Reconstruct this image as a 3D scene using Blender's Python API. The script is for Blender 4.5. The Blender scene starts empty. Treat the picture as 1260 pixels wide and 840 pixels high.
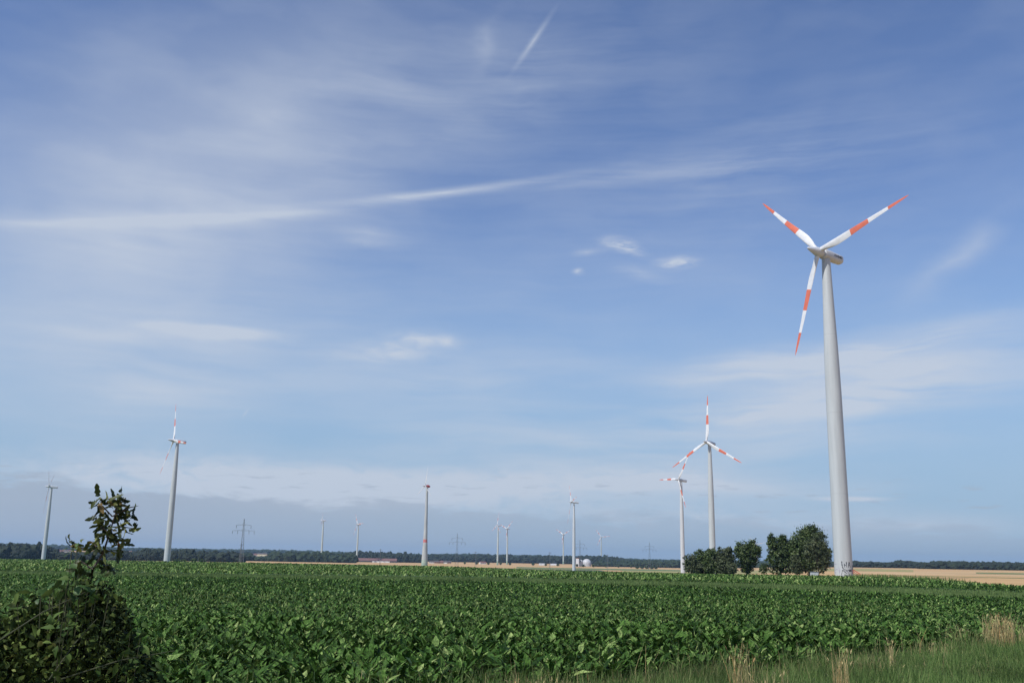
import bpy, bmesh, math, random
import numpy as np
from mathutils import Vector, Matrix

random.seed(7); RNG = np.random.default_rng(7)
scene = bpy.context.scene
COL = scene.collection
PI = math.pi
R = math.radians

# ------------------------------------------------------------------ camera
F = 1200.0; TH = math.atan(269.5/1200); RHO = 0.0165; EYE = 3.0
fw = np.array([0, math.cos(TH), math.sin(TH)])
up0 = np.array([0, -math.sin(TH), math.cos(TH)])
r0 = np.array([1., 0, 0])
RV = r0*math.cos(RHO) + up0*math.sin(RHO)
UV = up0*math.cos(RHO) - r0*math.sin(RHO)
cam_d = bpy.data.cameras.new('camera'); cam = bpy.data.objects.new('camera', cam_d); COL.objects.link(cam)
cam_d.sensor_width = 36; cam_d.lens = F/1260*36; cam_d.clip_start = 0.1; cam_d.clip_end = 40000
M4 = Matrix(((RV[0], UV[0], -fw[0], 0), (RV[1], UV[1], -fw[1], 0), (RV[2], UV[2], -fw[2], EYE), (0, 0, 0, 1)))
cam.matrix_world = M4
scene.camera = cam

def ray(x, y):
    d = fw + RV*(x-630)/F - UV*(y-420)/F
    return d/math.hypot(d[0], d[1])
def hz(px): return 679.2 + 0.0165*px
def spot(px, D):
    """ground position at survey bearing px and distance D"""
    r = ray(px, hz(px)); return float(r[0]*D), float(r[1]*D)
def height_at(px, y, D): return EYE + ray(px, y)[2]*D

# ------------------------------------------------------------------ terrain
_d = np.array([0, 120, 250, 400, 700, 1000, 1330, 1700, 2200, 3000, 4000, 6000, 9000, 14000.])
_L = np.array([0, 0, 0, -.5, -2, -3.5, -5, -6, -6, -3, 8, 22, 32, 30.])
_C = np.array([0, 0, 0, -.6, -2.5, -4.5, -6.2, -7, -7.5, -6, 0, 10, 20, 20.])
_S = np.array([0, 0, 0, -1.5, -5.5, -8.2, -9.5, -9.5, -8.5, -6.5, 0, 8, 15, 15.])
_Rr = np.array([0, 0, .2, -.3, -1, -1.2, -.8, 0, 1.5, 4, 7, 12, 18, 18.])
def px_of(x, y):
    x = np.asarray(x, float); y = np.asarray(y, float)
    yy = np.maximum(y, 0.45*np.hypot(x, y) + 1e-6)
    return 630 + 1230*x/yy
def tz(x, y):
    x = np.asarray(x, float); y = np.asarray(y, float)
    d = np.hypot(x, y); p = px_of(x, y)
    prof = [np.interp(d, _d, a) for a in (_L, _L, _C, _S, _S, _Rr, _Rr)]
    ks = [-900, 220, 524, 700, 850, 1060, 2500]
    out = np.zeros_like(d)
    for i in range(len(ks)-1):
        t = np.clip((p-ks[i])/(ks[i+1]-ks[i]), 0, 1); t = t*t*(3-2*t)
        m = (p >= ks[i]) & (p <= ks[i+1])
        out = np.where(m, prof[i]*(1-t)+prof[i+1]*t, out)
    out = np.where(p < ks[0], prof[0], out); out = np.where(p > ks[-1], prof[-1], out)
    w = np.clip((d-30)/100, 0, 1)
    return out + w*0.07*(np.sin(x*.05+1)+np.sin(y*.037+x*.02))
def tz1(x, y): return float(tz(x, y))

# ------------------------------------------------------------------ helpers
def tag(o, label=None, cat=None, group=None, kind=None):
    if label: o['label'] = label
    if cat: o['category'] = cat
    if group: o['group'] = group
    if kind: o['kind'] = kind
    return o
def empty(name, loc, label, cat, group=None):
    o = bpy.data.objects.new(name, None); COL.objects.link(o); o.location = loc
    o.empty_display_size = .5
    return tag(o, label, cat, group)
def link(name, me, parent=None, mat=None):
    if mat is not None and not me.materials:
        for m in (mat if isinstance(mat, (list, tuple)) else [mat]): me.materials.append(m)
    o = bpy.data.objects.new(name, me); COL.objects.link(o)
    if parent: o.parent = parent
    return o
def np_mesh(name, V, Q, smooth=False, rnd=None, midx=None):
    """V (n,3), Q (m,4) or (m,3)"""
    me = bpy.data.meshes.new(name); V = np.asarray(V, np.float32); Q = np.asarray(Q, np.int32)
    k = Q.shape[1]
    me.vertices.add(len(V)); me.vertices.foreach_set('co', V.ravel())
    me.loops.add(Q.size); me.loops.foreach_set('vertex_index', Q.ravel())
    me.polygons.add(len(Q)); me.polygons.foreach_set('loop_start', np.arange(0, Q.size, k, dtype=np.int32))
    if midx is not None: me.polygons.foreach_set('material_index', np.asarray(midx, np.int32))
    me.update(calc_edges=True)
    me.polygons.foreach_set('use_smooth', np.full(len(Q), smooth, bool))
    if rnd is not None:
        a = me.attributes.new('rnd', 'FLOAT', 'FACE'); a.data.foreach_set('value', np.asarray(rnd, np.float32))
    return me

class MB:
    """collects shapes into one mesh"""
    def __init__(s): s.v = []; s.f = []
    def add(s, vs, fs):
        b = len(s.v); s.v += [tuple(v) for v in vs]; s.f += [tuple(i+b for i in f) for f in fs]
    def box(s, x0, x1, y0, y1, z0, z1):
        s.add([(x0,y0,z0),(x1,y0,z0),(x1,y1,z0),(x0,y1,z0),(x0,y0,z1),(x1,y0,z1),(x1,y1,z1),(x0,y1,z1)],
              [(0,3,2,1),(4,5,6,7),(0,1,5,4),(1,2,6,5),(2,3,7,6),(3,0,4,7)])
    def bar(s, a, b, w, w2=None):
        s.tube([a, b], [w, w2 if w2 else w], 4)
    def tube(s, pts, rad, n=8, cap=True):
        pts = [Vector(p) for p in pts]; rings = []
        for i, p in enumerate(pts):
            t = (pts[min(i+1, len(pts)-1)] - pts[max(i-1, 0)]).normalized()
            a = t.cross(Vector((0, 0, 1)));
            if a.length < 1e-3: a = Vector((1, 0, 0))
            a.normalize(); b = t.cross(a)
            rings.append([p + (a*math.cos(2*PI*(k+.5)/n) + b*math.sin(2*PI*(k+.5)/n))*rad[i] for k in range(n)])
        s.loft(rings, cap)
    def loft(s, rings, cap=True):
        n = len(rings[0]); vs = [v for r in rings for v in r]; fs = []
        for i in range(len(rings)-1):
            for k in range(n):
                a = i*n+k; b = i*n+(k+1) % n
                fs.append((a, b, b+n, a+n))
        if cap: fs.append(tuple(range(n-1, -1, -1))); fs.append(tuple(range((len(rings)-1)*n, len(rings)*n)))
        s.add(vs, fs)
    def lathe(s, prof, n=24):
        s.loft([[Vector((r*math.cos(2*PI*k/n), r*math.sin(2*PI*k/n), z)) for k in range(n)] for r, z in prof])
    def mesh(s, name, smooth=False):
        me = bpy.data.meshes.new(name); me.from_pydata([tuple(v) for v in s.v], [], s.f); me.update()
        bm = bmesh.new(); bm.from_mesh(me); bmesh.ops.recalc_face_normals(bm, faces=bm.faces)
        if smooth:
            for f in bm.faces: f.smooth = len(f.verts) <= 4
            for e in bm.edges:
                if len(e.link_faces) == 2 and e.calc_face_angle(0) > .7: e.smooth = False
        bm.to_mesh(me); bm.free()
        return me
    def build(s, name, mat, parent=None, smooth=False): return link(name, s.mesh(name, smooth), parent, mat)

# ------------------------------------------------------------------ materials
def new_mat(name):
    m = bpy.data.materials.new(name); m.use_nodes = True; nt = m.node_tree
    return m, nt, nt.nodes['Principled BSDF'], nt.nodes['Material Output']
def N(nt, t, **kw):
    n = nt.nodes.new(t)
    for k, v in kw.items(): setattr(n, k, v)
    return n
def ramp(nt, stops, interp='LINEAR'):
    n = nt.nodes.new('ShaderNodeValToRGB'); cr = n.color_ramp; cr.interpolation = interp
    while len(cr.elements) < len(stops): cr.elements.new(0.5)
    for e, (p, c) in zip(cr.elements, stops): e.position = p; e.color = (*c, 1)
    return n
def mat_noise(name, c1, c2, scale=5, rough=.6, bump=0, detail=6, stretch=None, spec=.5, bscale=None):
    m, nt, bs, out = new_mat(name)
    tc = N(nt, 'ShaderNodeTexCoord'); mp = N(nt, 'ShaderNodeMapping')
    if stretch: mp.inputs['Scale'].default_value = stretch
    nt.links.new(tc.outputs['Object'], mp.inputs['Vector'])
    no = N(nt, 'ShaderNodeTexNoise'); no.inputs['Scale'].default_value = scale; no.inputs['Detail'].default_value = detail
    nt.links.new(mp.outputs[0], no.inputs['Vector'])
    rp = ramp(nt, [(.32, c1), (.68, c2)]); nt.links.new(no.outputs[0], rp.inputs[0])
    nt.links.new(rp.outputs[0], bs.inputs['Base Color'])
    bs.inputs['Roughness'].default_value = rough; bs.inputs['Specular IOR Level'].default_value = spec
    if bump:
        b = N(nt, 'ShaderNodeBump'); b.inputs['Strength'].default_value = bump; b.inputs['Distance'].default_value = .1
        n2 = N(nt, 'ShaderNodeTexNoise'); n2.inputs['Scale'].default_value = bscale or scale*3
        nt.links.new(mp.outputs[0], n2.inputs['Vector'])
        nt.links.new(n2.outputs[0], b.inputs['Height']); nt.links.new(b.outputs[0], bs.inputs['Normal'])
    return m
def mat_leaf(name, stops, rough=.5, trans=.25, patch=None, spec=.35, fine=0):
    """leaf colour from the per-leaf value 'rnd', some light passes through"""
    m, nt, bs, out = new_mat(name)
    at = N(nt, 'ShaderNodeAttribute'); at.attribute_name = 'rnd'
    rp = ramp(nt, stops); nt.links.new(at.outputs['Fac'], rp.inputs[0]); col = rp.outputs[0]
    if patch:
        tc = N(nt, 'ShaderNodeTexCoord'); no = N(nt, 'ShaderNodeTexNoise'); no.inputs['Scale'].default_value = patch[0]
        nt.links.new(tc.outputs['Object'], no.inputs['Vector'])
        r2 = ramp(nt, [(.35, (patch[1],)*3), (.65, (patch[2],)*3)]); nt.links.new(no.outputs[0], r2.inputs[0])
        mx = N(nt, 'ShaderNodeMix', data_type='RGBA', blend_type='MULTIPLY'); mx.inputs[0].default_value = 1
        nt.links.new(col, mx.inputs[6]); nt.links.new(r2.outputs[0], mx.inputs[7]); col = mx.outputs[2]
    if fine:
        tc = N(nt, 'ShaderNodeTexCoord'); no = N(nt, 'ShaderNodeTexNoise'); no.inputs['Scale'].default_value = fine; no.inputs['Detail'].default_value = 3
        nt.links.new(tc.outputs['Object'], no.inputs['Vector'])
        r3 = ramp(nt, [(.38, (.5,)*3), (.62, (1.4,)*3)]); nt.links.new(no.outputs[0], r3.inputs[0])
        mx = N(nt, 'ShaderNodeMix', data_type='RGBA', blend_type='MULTIPLY'); mx.inputs[0].default_value = 1
        nt.links.new(col, mx.inputs[6]); nt.links.new(r3.outputs[0], mx.inputs[7]); col = mx.outputs[2]
        b = N(nt, 'ShaderNodeBump'); b.inputs['Strength'].default_value = .9; b.inputs['Distance'].default_value = .03
        nt.links.new(no.outputs[0], b.inputs['Height']); nt.links.new(b.outputs[0], bs.inputs['Normal'])
    nt.links.new(col, bs.inputs['Base Color']); bs.inputs['Roughness'].default_value = rough
    bs.inputs['Specular IOR Level'].default_value = spec
    if trans:
        tr = N(nt, 'ShaderNodeBsdfTranslucent'); ms = N(nt, 'ShaderNodeMixShader'); ms.inputs[0].default_value = trans
        hs = N(nt, 'ShaderNodeHueSaturation'); hs.inputs['Value'].default_value = 1.3; hs.inputs['Hue'].default_value = .485
        nt.links.new(col, hs.inputs['Color']); nt.links.new(hs.outputs[0], tr.inputs[0])
        nt.links.new(bs.outputs[0], ms.inputs[1]); nt.links.new(tr.outputs[0], ms.inputs[2]); nt.links.new(ms.outputs[0], out.inputs['Surface'])
    return m
def mat_tower(name, base, bands=(), dirt=.06, joints=0):
    """painted tower; bands = (z0, z1, colour) up the height in metres; joints = spacing of the section seams"""
    m, nt, bs, out = new_mat(name)
    tc = N(nt, 'ShaderNodeTexCoord'); sp = N(nt, 'ShaderNodeSeparateXYZ'); nt.links.new(tc.outputs['Object'], sp.inputs[0])
    mp = N(nt, 'ShaderNodeMapping'); mp.inputs['Scale'].default_value = (1, 1, .08); nt.links.new(tc.outputs['Object'], mp.inputs[0])
    no = N(nt, 'ShaderNodeTexNoise'); no.inputs['Scale'].default_value = 1.1; no.inputs['Detail'].default_value = 8; nt.links.new(mp.outputs[0], no.inputs[0])
    lo = tuple(c*(1-dirt*2.2) for c in base)
    rp = ramp(nt, [(.3, lo), (.6, base)]); nt.links.new(no.outputs[0], rp.inputs[0]); col = rp.outputs[0]
    for z0, z1, c in bands:
        a = N(nt, 'ShaderNodeMath', operation='GREATER_THAN'); a.inputs[1].default_value = z0
        b = N(nt, 'ShaderNodeMath', operation='LESS_THAN'); b.inputs[1].default_value = z1
        c_ = N(nt, 'ShaderNodeMath', operation='MULTIPLY')
        nt.links.new(sp.outputs[2], a.inputs[0]); nt.links.new(sp.outputs[2], b.inputs[0])
        nt.links.new(a.outputs[0], c_.inputs[0]); nt.links.new(b.outputs[0], c_.inputs[1])
        mx = N(nt, 'ShaderNodeMix', data_type='RGBA'); nt.links.new(c_.outputs[0], mx.inputs[0]); nt.links.new(col, mx.inputs[6])
        mx.inputs[7].default_value = (*c, 1); col = mx.outputs[2]
    if joints:
        md = N(nt, 'ShaderNodeMath', operation='MODULO'); md.inputs[1].default_value = joints; nt.links.new(sp.outputs[2], md.inputs[0])
        lt = N(nt, 'ShaderNodeMath', operation='LESS_THAN'); lt.inputs[1].default_value = .15; nt.links.new(md.outputs[0], lt.inputs[0])
        mx = N(nt, 'ShaderNodeMix', data_type='RGBA'); nt.links.new(lt.outputs[0], mx.inputs[0]); nt.links.new(col, mx.inputs[6])
        mx.inputs[7].default_value = (*[c*.87 for c in base], 1); col = mx.outputs[2]
    nt.links.new(col, bs.inputs['Base Color']); bs.inputs['Roughness'].default_value = .42
    return m

M = {}
M['tower'] = mat_tower('tower_paint', (.465, .49, .495), dirt=.06, joints=21.2)
M['tower_green'] = mat_tower('tower_paint_green_foot', (.46, .51, .48), bands=[(-20, 9, (.25, .35, .27))])
M['tower_white'] = mat_tower('tower_paint_white', (.53, .55, .56))
M['tower_concrete'] = mat_tower('tower_concrete', (.43, .45, .44), bands=[(-20, 4.5, (.27, .35, .29)), (4.5, 8.5, (.34, .42, .35)), (31, 35, (.50, .15, .13))], dirt=.12)
M['nacelle'] = mat_noise('nacelle_shell', (.46, .49, .54), (.53, .56, .60), .8, .45)
M['nacelle_red'] = mat_noise('nacelle_shell_red', (.38, .05, .05), (.45, .07, .06), .8, .45)
def blade_mat(name, white, red, bands):
    m, nt, bs, out = new_mat(name)
    tc = N(nt, 'ShaderNodeTexCoord'); sp = N(nt, 'ShaderNodeSeparateXYZ'); nt.links.new(tc.outputs['Object'], sp.inputs[0])
    stops = [(0, white)]
    for a, b in bands: stops += [(a, red), (b, white)]
    rp = ramp(nt, stops[:-1] if bands else stops+[(1, white)], 'CONSTANT')
    dv = N(nt, 'ShaderNodeMath', operation='DIVIDE'); dv.inputs[1].default_value = 30.0
    nt.links.new(sp.outputs[2], dv.inputs[0]); nt.links.new(dv.outputs[0], rp.inputs[0])
    no = N(nt, 'ShaderNodeTexNoise'); no.inputs['Scale'].default_value = .6; nt.links.new(tc.outputs['Object'], no.inputs[0])
    r2 = ramp(nt, [(.3, (.86,)*3), (.6, (1,)*3)]); nt.links.new(no.outputs[0], r2.inputs[0])
    mx = N(nt, 'ShaderNodeMix', data_type='RGBA', blend_type='MULTIPLY'); mx.inputs[0].default_value = 1
    nt.links.new(rp.outputs[0], mx.inputs[6]); nt.links.new(r2.outputs[0], mx.inputs[7])
    nt.links.new(mx.outputs[2], bs.inputs['Base Color']); bs.inputs['Roughness'].default_value = .35
    return m
M['blade'] = blade_mat('blade_paint', (.64, .65, .66), (.60, .15, .085), [(.37, .57), (.785, 1.)])
M['blade_plain'] = blade_mat('blade_paint_plain', (.5, .52, .53), (.5, .5, .5), [])
M['dark'] = mat_noise('dark_metal', (.03, .03, .035), (.06, .06, .065), 3, .5)
M['black_paint'] = mat_noise('graffiti_paint', (.03, .035, .045), (.07, .075, .085), 8, .6)
M['letter'] = mat_noise('lettering_paint', (.05, .055, .07), (.07, .075, .09), 8, .5)
M['galv'] = mat_noise('galvanised_steel', (.10, .115, .12), (.17, .18, .185), 2, .5)
M['white_paint'] = mat_noise('white_paint', (.42, .43, .44), (.56, .56, .56), 1.2, .5)
M['pale_face'] = mat_noise('white_cladding', (.66, .67, .68), (.8, .8, .8), .3, .5)
M['red_paint'] = mat_noise('red_paint', (.42, .06, .05), (.5, .09, .07), 3, .5)
M['concrete'] = mat_noise('concrete', (.28, .27, .25), (.4, .39, .36), 2, .8, .2)
M['plaster'] = mat_noise('plaster_cream', (.55, .5, .36), (.65, .6, .44), .6, .8)
M['plaster_white'] = mat_noise('plaster_white', (.6, .6, .58), (.7, .7, .68), .6, .8)
M['brick'] = mat_noise('brick_wall', (.22, .12, .09), (.3, .17, .12), 2, .8)
M['roof_red'] = mat_noise('roof_tiles_red', (.14, .07, .06), (.19, .095, .08), 1.2, .7)
M['roof_dark'] = mat_noise('roof_tiles_dark', (.05, .045, .045), (.09, .08, .08), 1.2, .7)
M['glass'] = mat_noise('window_glass', (.03, .035, .04), (.05, .055, .06), 1, .15)
M['bark'] = mat_noise('bark', (.05, .04, .03), (.12, .095, .07), 6, .9, .6, stretch=(1, 1, .2))
M['stem'] = mat_noise('green_stem', (.035, .045, .018), (.07, .075, .035), 20, .7)
M['stubble'] = mat_noise('stubble', (.41, .255, .105), (.52, .335, .15), .012, .9, .25, stretch=(1, 3.2, 1), bscale=2.)
M['stubble2'] = mat_noise('pale_stubble', (.43, .28, .13), (.54, .37, .19), .02, .9, .2, stretch=(1, 3, 1), bscale=2.)
M['ripe'] = mat_noise('yellow_green_field', (.24, .22, .075), (.33, .28, .10), .03, .9, .2, stretch=(1, 3, 1))
M['meadow'] = mat_noise('meadow', (.085, .13, .035), (.13, .175, .055), .08, .9, .3, stretch=(1, 2.5, 1))
M['soil'] = mat_noise('soil', (.035, .032, .02), (.07, .055, .035), 2.5, .95, .5)
M['verge_soil'] = mat_noise('verge_ground', (.04, .05, .02), (.075, .08, .035), 1.8, .95, .5)
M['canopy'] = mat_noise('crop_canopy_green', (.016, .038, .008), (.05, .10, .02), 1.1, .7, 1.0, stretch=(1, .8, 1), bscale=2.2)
M['beet'] = mat_leaf('beet_leaf', [(0, (.008, .024, .004)), (.35, (.022, .060, .008)), (.68, (.072, .148, .026)), (.88, (.160, .250, .066)), (1, (.28, .35, .12))], rough=.55, trans=.13, patch=(.07, .82, 1.12), spec=.12, fine=17)  # darkest stops kept low: part of the gap shade is in the leaf colour
M['grass'] = mat_leaf('grass_blade', [(0, (.050, .092, .024)), (.5, (.10, .165, .045)), (.74, (.165, .235, .075)), (.86, (.26, .25, .11)), (1, (.40, .32, .17))], rough=.6, trans=.3, patch=(.3, .75, 1.45), spec=.1)
M['dry'] = mat_leaf('dry_stalk', [(0, (.14, .17, .055)), (.4, (.34, .29, .13)), (.85, (.52, .42, .20)), (1, (.50, .28, .11))], rough=.7, trans=.2)
M['tree'] = mat_leaf('tree_leaf', [(0, (.024, .045, .012)), (.5, (.054, .088, .024)), (.8, (.10, .135, .042)), (1, (.15, .18, .065))], rough=.5, trans=.15, patch=(.35, .75, 1.25))
M['tree2'] = mat_leaf('grey_green_leaf', [(0, (.045, .065, .028)), (.6, (.085, .105, .048)), (1, (.14, .155, .08))], rough=.6, trans=.2, patch=(.5, .8, 1.2))
M['bramble'] = mat_leaf('bramble_leaf', [(0, (.014, .022, .008)), (.35, (.035, .055, .014)), (.6, (.075, .115, .03)), (.88, (.15, .21, .055)), (1, (.23, .25, .09))], rough=.6, spec=.08, trans=.15, patch=(1.6, .6, 1.35))
M['weed'] = mat_leaf('weed_leaf', [(0, (.04, .085, .02)), (.6, (.07, .14, .035)), (1, (.13, .20, .05))], rough=.5, trans=.35)
M['weed2'] = mat_leaf('shrub_leaf', [(0, (.02, .04, .010)), (.6, (.045, .085, .02)), (1, (.11, .17, .045))], rough=.6, trans=.25, spec=.1)
M['sapling'] = mat_leaf('sapling_leaf', [(0, (.018, .032, .010)), (.45, (.035, .055, .015)), (.7, (.08, .10, .025)), (.9, (.19, .22, .05)), (1, (.18, .10, .035))], rough=.5, trans=.22)
M['wood'] = mat_noise('woodland', (.006, .012, .006), (.018, .030, .012), .12, .9, 1, bscale=.35)
M['wood2'] = mat_noise('woodland_green', (.012, .024, .009), (.028, .046, .017), .1, .9, 1, bscale=.35)

# ------------------------------------------------------------------ leaf cards (numpy)
def cards(C, A, Nn, L, W, prof, bend=0., cols=1, fold=.0, rnd=None):
    """strips: base C, axis A, normal Nn, length L, width W; prof = width factor at each row, bend droops along -Nn"""
    n = len(C); k = len(prof)
    A = A/np.linalg.norm(A, axis=1)[:, None]
    B = np.cross(A, Nn); B /= np.linalg.norm(B, axis=1)[:, None]+1e-9
    Nn = np.cross(B, A)
    L = np.broadcast_to(L, (n,)); W = np.broadcast_to(W, (n,)); bend = np.broadcast_to(bend, (n,))
    nc = cols+1; V = np.zeros((n, k, nc, 3))
    for i, p in enumerate(prof):
        t = i/(k-1)
        mid = C + A*(L*t)[:, None] - Nn*(L*bend*t*t)[:, None]
        for j in range(nc):
            s = j/cols*2-1
            V[:, i, j] = mid + B*(W*p*s*.5)[:, None] + Nn*(W*p*abs(s)*fold)[:, None]
    base = (np.arange(n)*k*nc)[:, None]
    q = []
    for i in range(k-1):
        for j in range(cols):
            a = i*nc+j; q.append([a, a+1, a+1+nc, a+nc])
    q = np.array(q)
    Q = (base[:, :, None] + q[None]).reshape(-1, 4)
    rn = np.repeat(rnd if rnd is not None else RNG.random(n), len(q))
    return V.reshape(-1, 3), Q, rn
def merge(parts):
    Vs, Qs, Rs = [], [], []; b = 0
    for V, Q, r in parts:
        Vs.append(V); Qs.append(Q+b); Rs.append(r); b += len(V)
    return np.concatenate(Vs), np.concatenate(Qs), np.concatenate(Rs)
def rdir(n, up=0.0):
    v = RNG.normal(size=(n, 3)); v[:, 2] += up; return v/np.linalg.norm(v, axis=1)[:, None]

# ------------------------------------------------------------------ ground
def polar(px_or_az, ds, off, use_px=True):
    vs = []; n = len(px_or_az)
    X = np.zeros((len(ds), n)); Y = np.zeros((len(ds), n))
    for j, a in enumerate(px_or_az):
        az = math.atan((a-630)/1230) if use_px else a
        X[:, j] = np.sin(az)*ds if np.ndim(ds) == 1 else np.sin(az)*ds[:, j]
        Y[:, j] = np.cos(az)*ds if np.ndim(ds) == 1 else np.cos(az)*ds[:, j]
    Z = tz(X, Y)+off
    V = np.stack([X, Y, Z], -1).reshape(-1, 3)
    i, j = np.meshgrid(np.arange(len(ds)-1), np.arange(n-1), indexing='ij')
    a = i*n+j; Q = np.stack([a, a+1, a+n+1, a+n], -1).reshape(-1, 4)
    return V, Q[:, ::-1]
azs = np.concatenate([np.linspace(-PI, -.9, 24)[:-1], np.linspace(-.9, .9, 160), np.linspace(.9, PI, 24)[1:]])
ds = np.concatenate([[0.01, 3, 8], np.geomspace(14, 13000, 190)])
V, Q = polar(azs, ds, 0, False)
g = link('ground', np_mesh('ground', V, Q, True), None, M['stubble']); tag(g, kind='structure')

EDGE_P = [-700, 0, 220, 300, 450, 545, 560, 600, 740, 775, 812, 850, 1037, 1100, 1180, 1260, 1500, 2200]
EDGE_D = [650, 650, 690, 560, 640, 900, 1240, 1500, 1600, 900, 520, 320, 262, 236, 200, 166, 125, 90]
def edge(p): return np.interp(p, EDGE_P, EDGE_D)
NEAR_P = [-700, 0, 400, 700, 820, 950, 1060, 1150, 1260, 1500, 2200]
NEAR_D = [17, 18, 21.4, 24, 27, 30, 35, 39.5, 48, 62, 85]
def near(p): return np.interp(p, NEAR_P, NEAR_D)
def track(p): return np.interp(p, [-700, 0, 630, 1260, 2200], [150, 140, 124, 106, 95])   # near side of the grass track
TW = 36
def sheet(name, p0, p1, d0, d1, mat, off, npx=60, nd=40, kind='structure', label=None, cat=None):
    pp = np.linspace(p0, p1, npx)
    a = np.array([d0(p) if callable(d0) else d0 for p in pp]); b = np.array([d1(p) if callable(d1) else d1 for p in pp])
    t = np.linspace(0, 1, nd)[:, None]
    D = a[None]*(b/a)[None]**t
    V, Q = polar(pp, D, off)
    o = link(name, np_mesh(name, V, Q, True), None, mat); return tag(o, label, cat, kind=kind)
sheet('verge_ground', -900, 2300, 4, lambda p: near(p)+1.5, M['verge_soil'], .004)
sheet('crop_soil', -900, 2200, lambda p: near(p)+1.0, lambda p: track(p)+2, M['soil'], .008)
sheet('grass_track', -700, 2200, track, lambda p: min(track(p)+TW, edge(p)), M['meadow'], .012)
# far parcels of the plain, each a strip lying on the land
sheet('pale_field', 1040, 1900, 560, 1150, M['stubble2'], .05)
sheet('ripe_field', 770, 1128, lambda p: np.interp(p, [770, 1128], [1150, 950]), lambda p: np.interp(p, [770, 1128], [1900, 1500]), M['ripe'], .10)
sheet('ripe_field', 1205, 1700, 900, 1150, M['meadow'], .12)
sheet('green_strip', 640, 900, 1650, 1950, M['meadow'], .16)
sheet('green_strip', 785, 905, 560, 760, M['ripe'], .12)
sheet('green_strip', 1050, 1900, 430, 452, M['meadow'], .07)
sheet('green_strip', 1130, 1900, 800, 830, M['meadow'], .14)
sheet('dark_field', -600, 260, 700, 1500, M['meadow'], .1)

# ------------------------------------------------------------------ sugar beet crop
def scatter(d0, d1, dens, p0=-200, p1=1460):
    t0, t1 = (p0-630)/1230, (p1-630)/1230
    n = int(dens*(t1-t0)/2*(d1*d1-d0*d0))
    y = np.sqrt(RNG.random(n)*(d1*d1-d0*d0)+d0*d0); x = y*(t0+(t1-t0)*RNG.random(n))
    return x, y
def in_crop(x, y, band=True):
    p = px_of(x, y); d = np.hypot(x, y)
    k = (d > near(p)+.3*np.sin(x*1.7)+.4*np.sin(x*.6)) & (d < edge(p))
    if band: k &= ~((d > track(p)+.5*np.sin(x*.4)) & (d < track(p)+TW))
    return k
parts = []
# nearest plants: rosettes of arching leaves
x, y = scatter(15, 42, 9); 
y = np.round(y/.5)*.5 + RNG.normal(size=len(y))*.06
k = in_crop(x, y); x = x[k]; y = y[k]
vig = 1 + .2*np.sin(x*.35+2)*np.sin(y*.28) + RNG.normal(size=len(x))*.13
nl = 16
X = np.repeat(x, nl); Y = np.repeat(y, nl); VG = np.repeat(vig, nl); n = len(X)
az = RNG.random(n)*2*PI; el = R(42)+RNG.random(n)*R(46)
A = np.stack([np.cos(az)*np.cos(el), np.sin(az)*np.cos(el), np.sin(el)], -1)
Nn = np.stack([-np.cos(az)*np.sin(el), -np.sin(az)*np.sin(el), np.cos(el)], -1) + RNG.normal(size=(n, 3))*.55
C = np.stack([X, Y, tz(X, Y)+.02+.26*RNG.random(n)], -1) + np.stack([np.cos(az), np.sin(az), np.zeros(n)], -1)*.12*RNG.random(n)[:, None]
L = (.19+.27*RNG.random(n)**1.4)*VG
parts.append(cards(C, A, Nn, L, L*(.24+.15*RNG.random(n)), [.07, .14, .85, 1., .1], .15+.7*RNG.random(n), 2, .22, np.clip(RNG.normal(.36, .18, n)+.42*np.clip((C[:, 2]+L*A[:, 2]-.22)/.3, 0, 1)*RNG.random(n), 0, .97)))  # tone rises with tip height, painting shade into the lower leaves
# pale upright stalks standing out of the rosettes
x, y = scatter(15, 75, 3.2); k = in_crop(x, y); x = x[k]; y = y[k]; n = len(x)
parts.append(cards(np.stack([x, y, tz(x, y)+.18+.12*RNG.random(n)], -1), rdir(n, 1.6), rdir(n), .22+.2*RNG.random(n), .03, [1, .8, .9, .2], .5*RNG.random(n), 2, .2, .9+.1*RNG.random(n)))
# mid distance: upper leaves only
def top_leaves(d0, d1, dens, size, rows, p0=-200, p1=1460, h=.42, tone=.52):
    x, y = scatter(d0, d1, dens, p0, p1); k = in_crop(x, y); x = x[k]; y = y[k]; n = len(x)
    az = RNG.random(n)*2*PI; el = R(-20)+RNG.random(n)*R(100)
    A = np.stack([np.cos(az)*np.cos(el), np.sin(az)*np.cos(el), np.sin(el)], -1)
    Nn = np.stack([-np.cos(az)*np.sin(el), -np.sin(az)*np.sin(el), np.cos(el)], -1) + RNG.normal(size=(n, 3))*.45
    hh = h*(1+.12*np.sin(x*.35+2)*np.sin(y*.28))
    C = np.stack([x, y, tz(x, y)+hh*(.35+.6*RNG.random(n))], -1)
    L = size*(.8+.5*RNG.random(n))
    parts.append(cards(C, A, Nn, L, L*.46, rows, .3+.4*RNG.random(n), 1, 0, np.clip(RNG.normal(tone, .24, n), 0, 1)))
top_leaves(42, 62, 58, .20, [.25, 1, .8, .1])
top_leaves(62, 92, 38, .22, [.3, 1, .2])
top_leaves(90, 160, 18, .28, [.6, .8])
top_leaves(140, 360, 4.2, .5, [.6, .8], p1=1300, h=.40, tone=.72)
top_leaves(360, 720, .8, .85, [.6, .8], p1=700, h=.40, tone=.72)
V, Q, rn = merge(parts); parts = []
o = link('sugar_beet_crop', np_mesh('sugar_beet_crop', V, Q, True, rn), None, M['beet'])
tag(o, 'dense green leafy root crop covering the whole field in front of the turbines', 'crop', kind='stuff')
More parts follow.
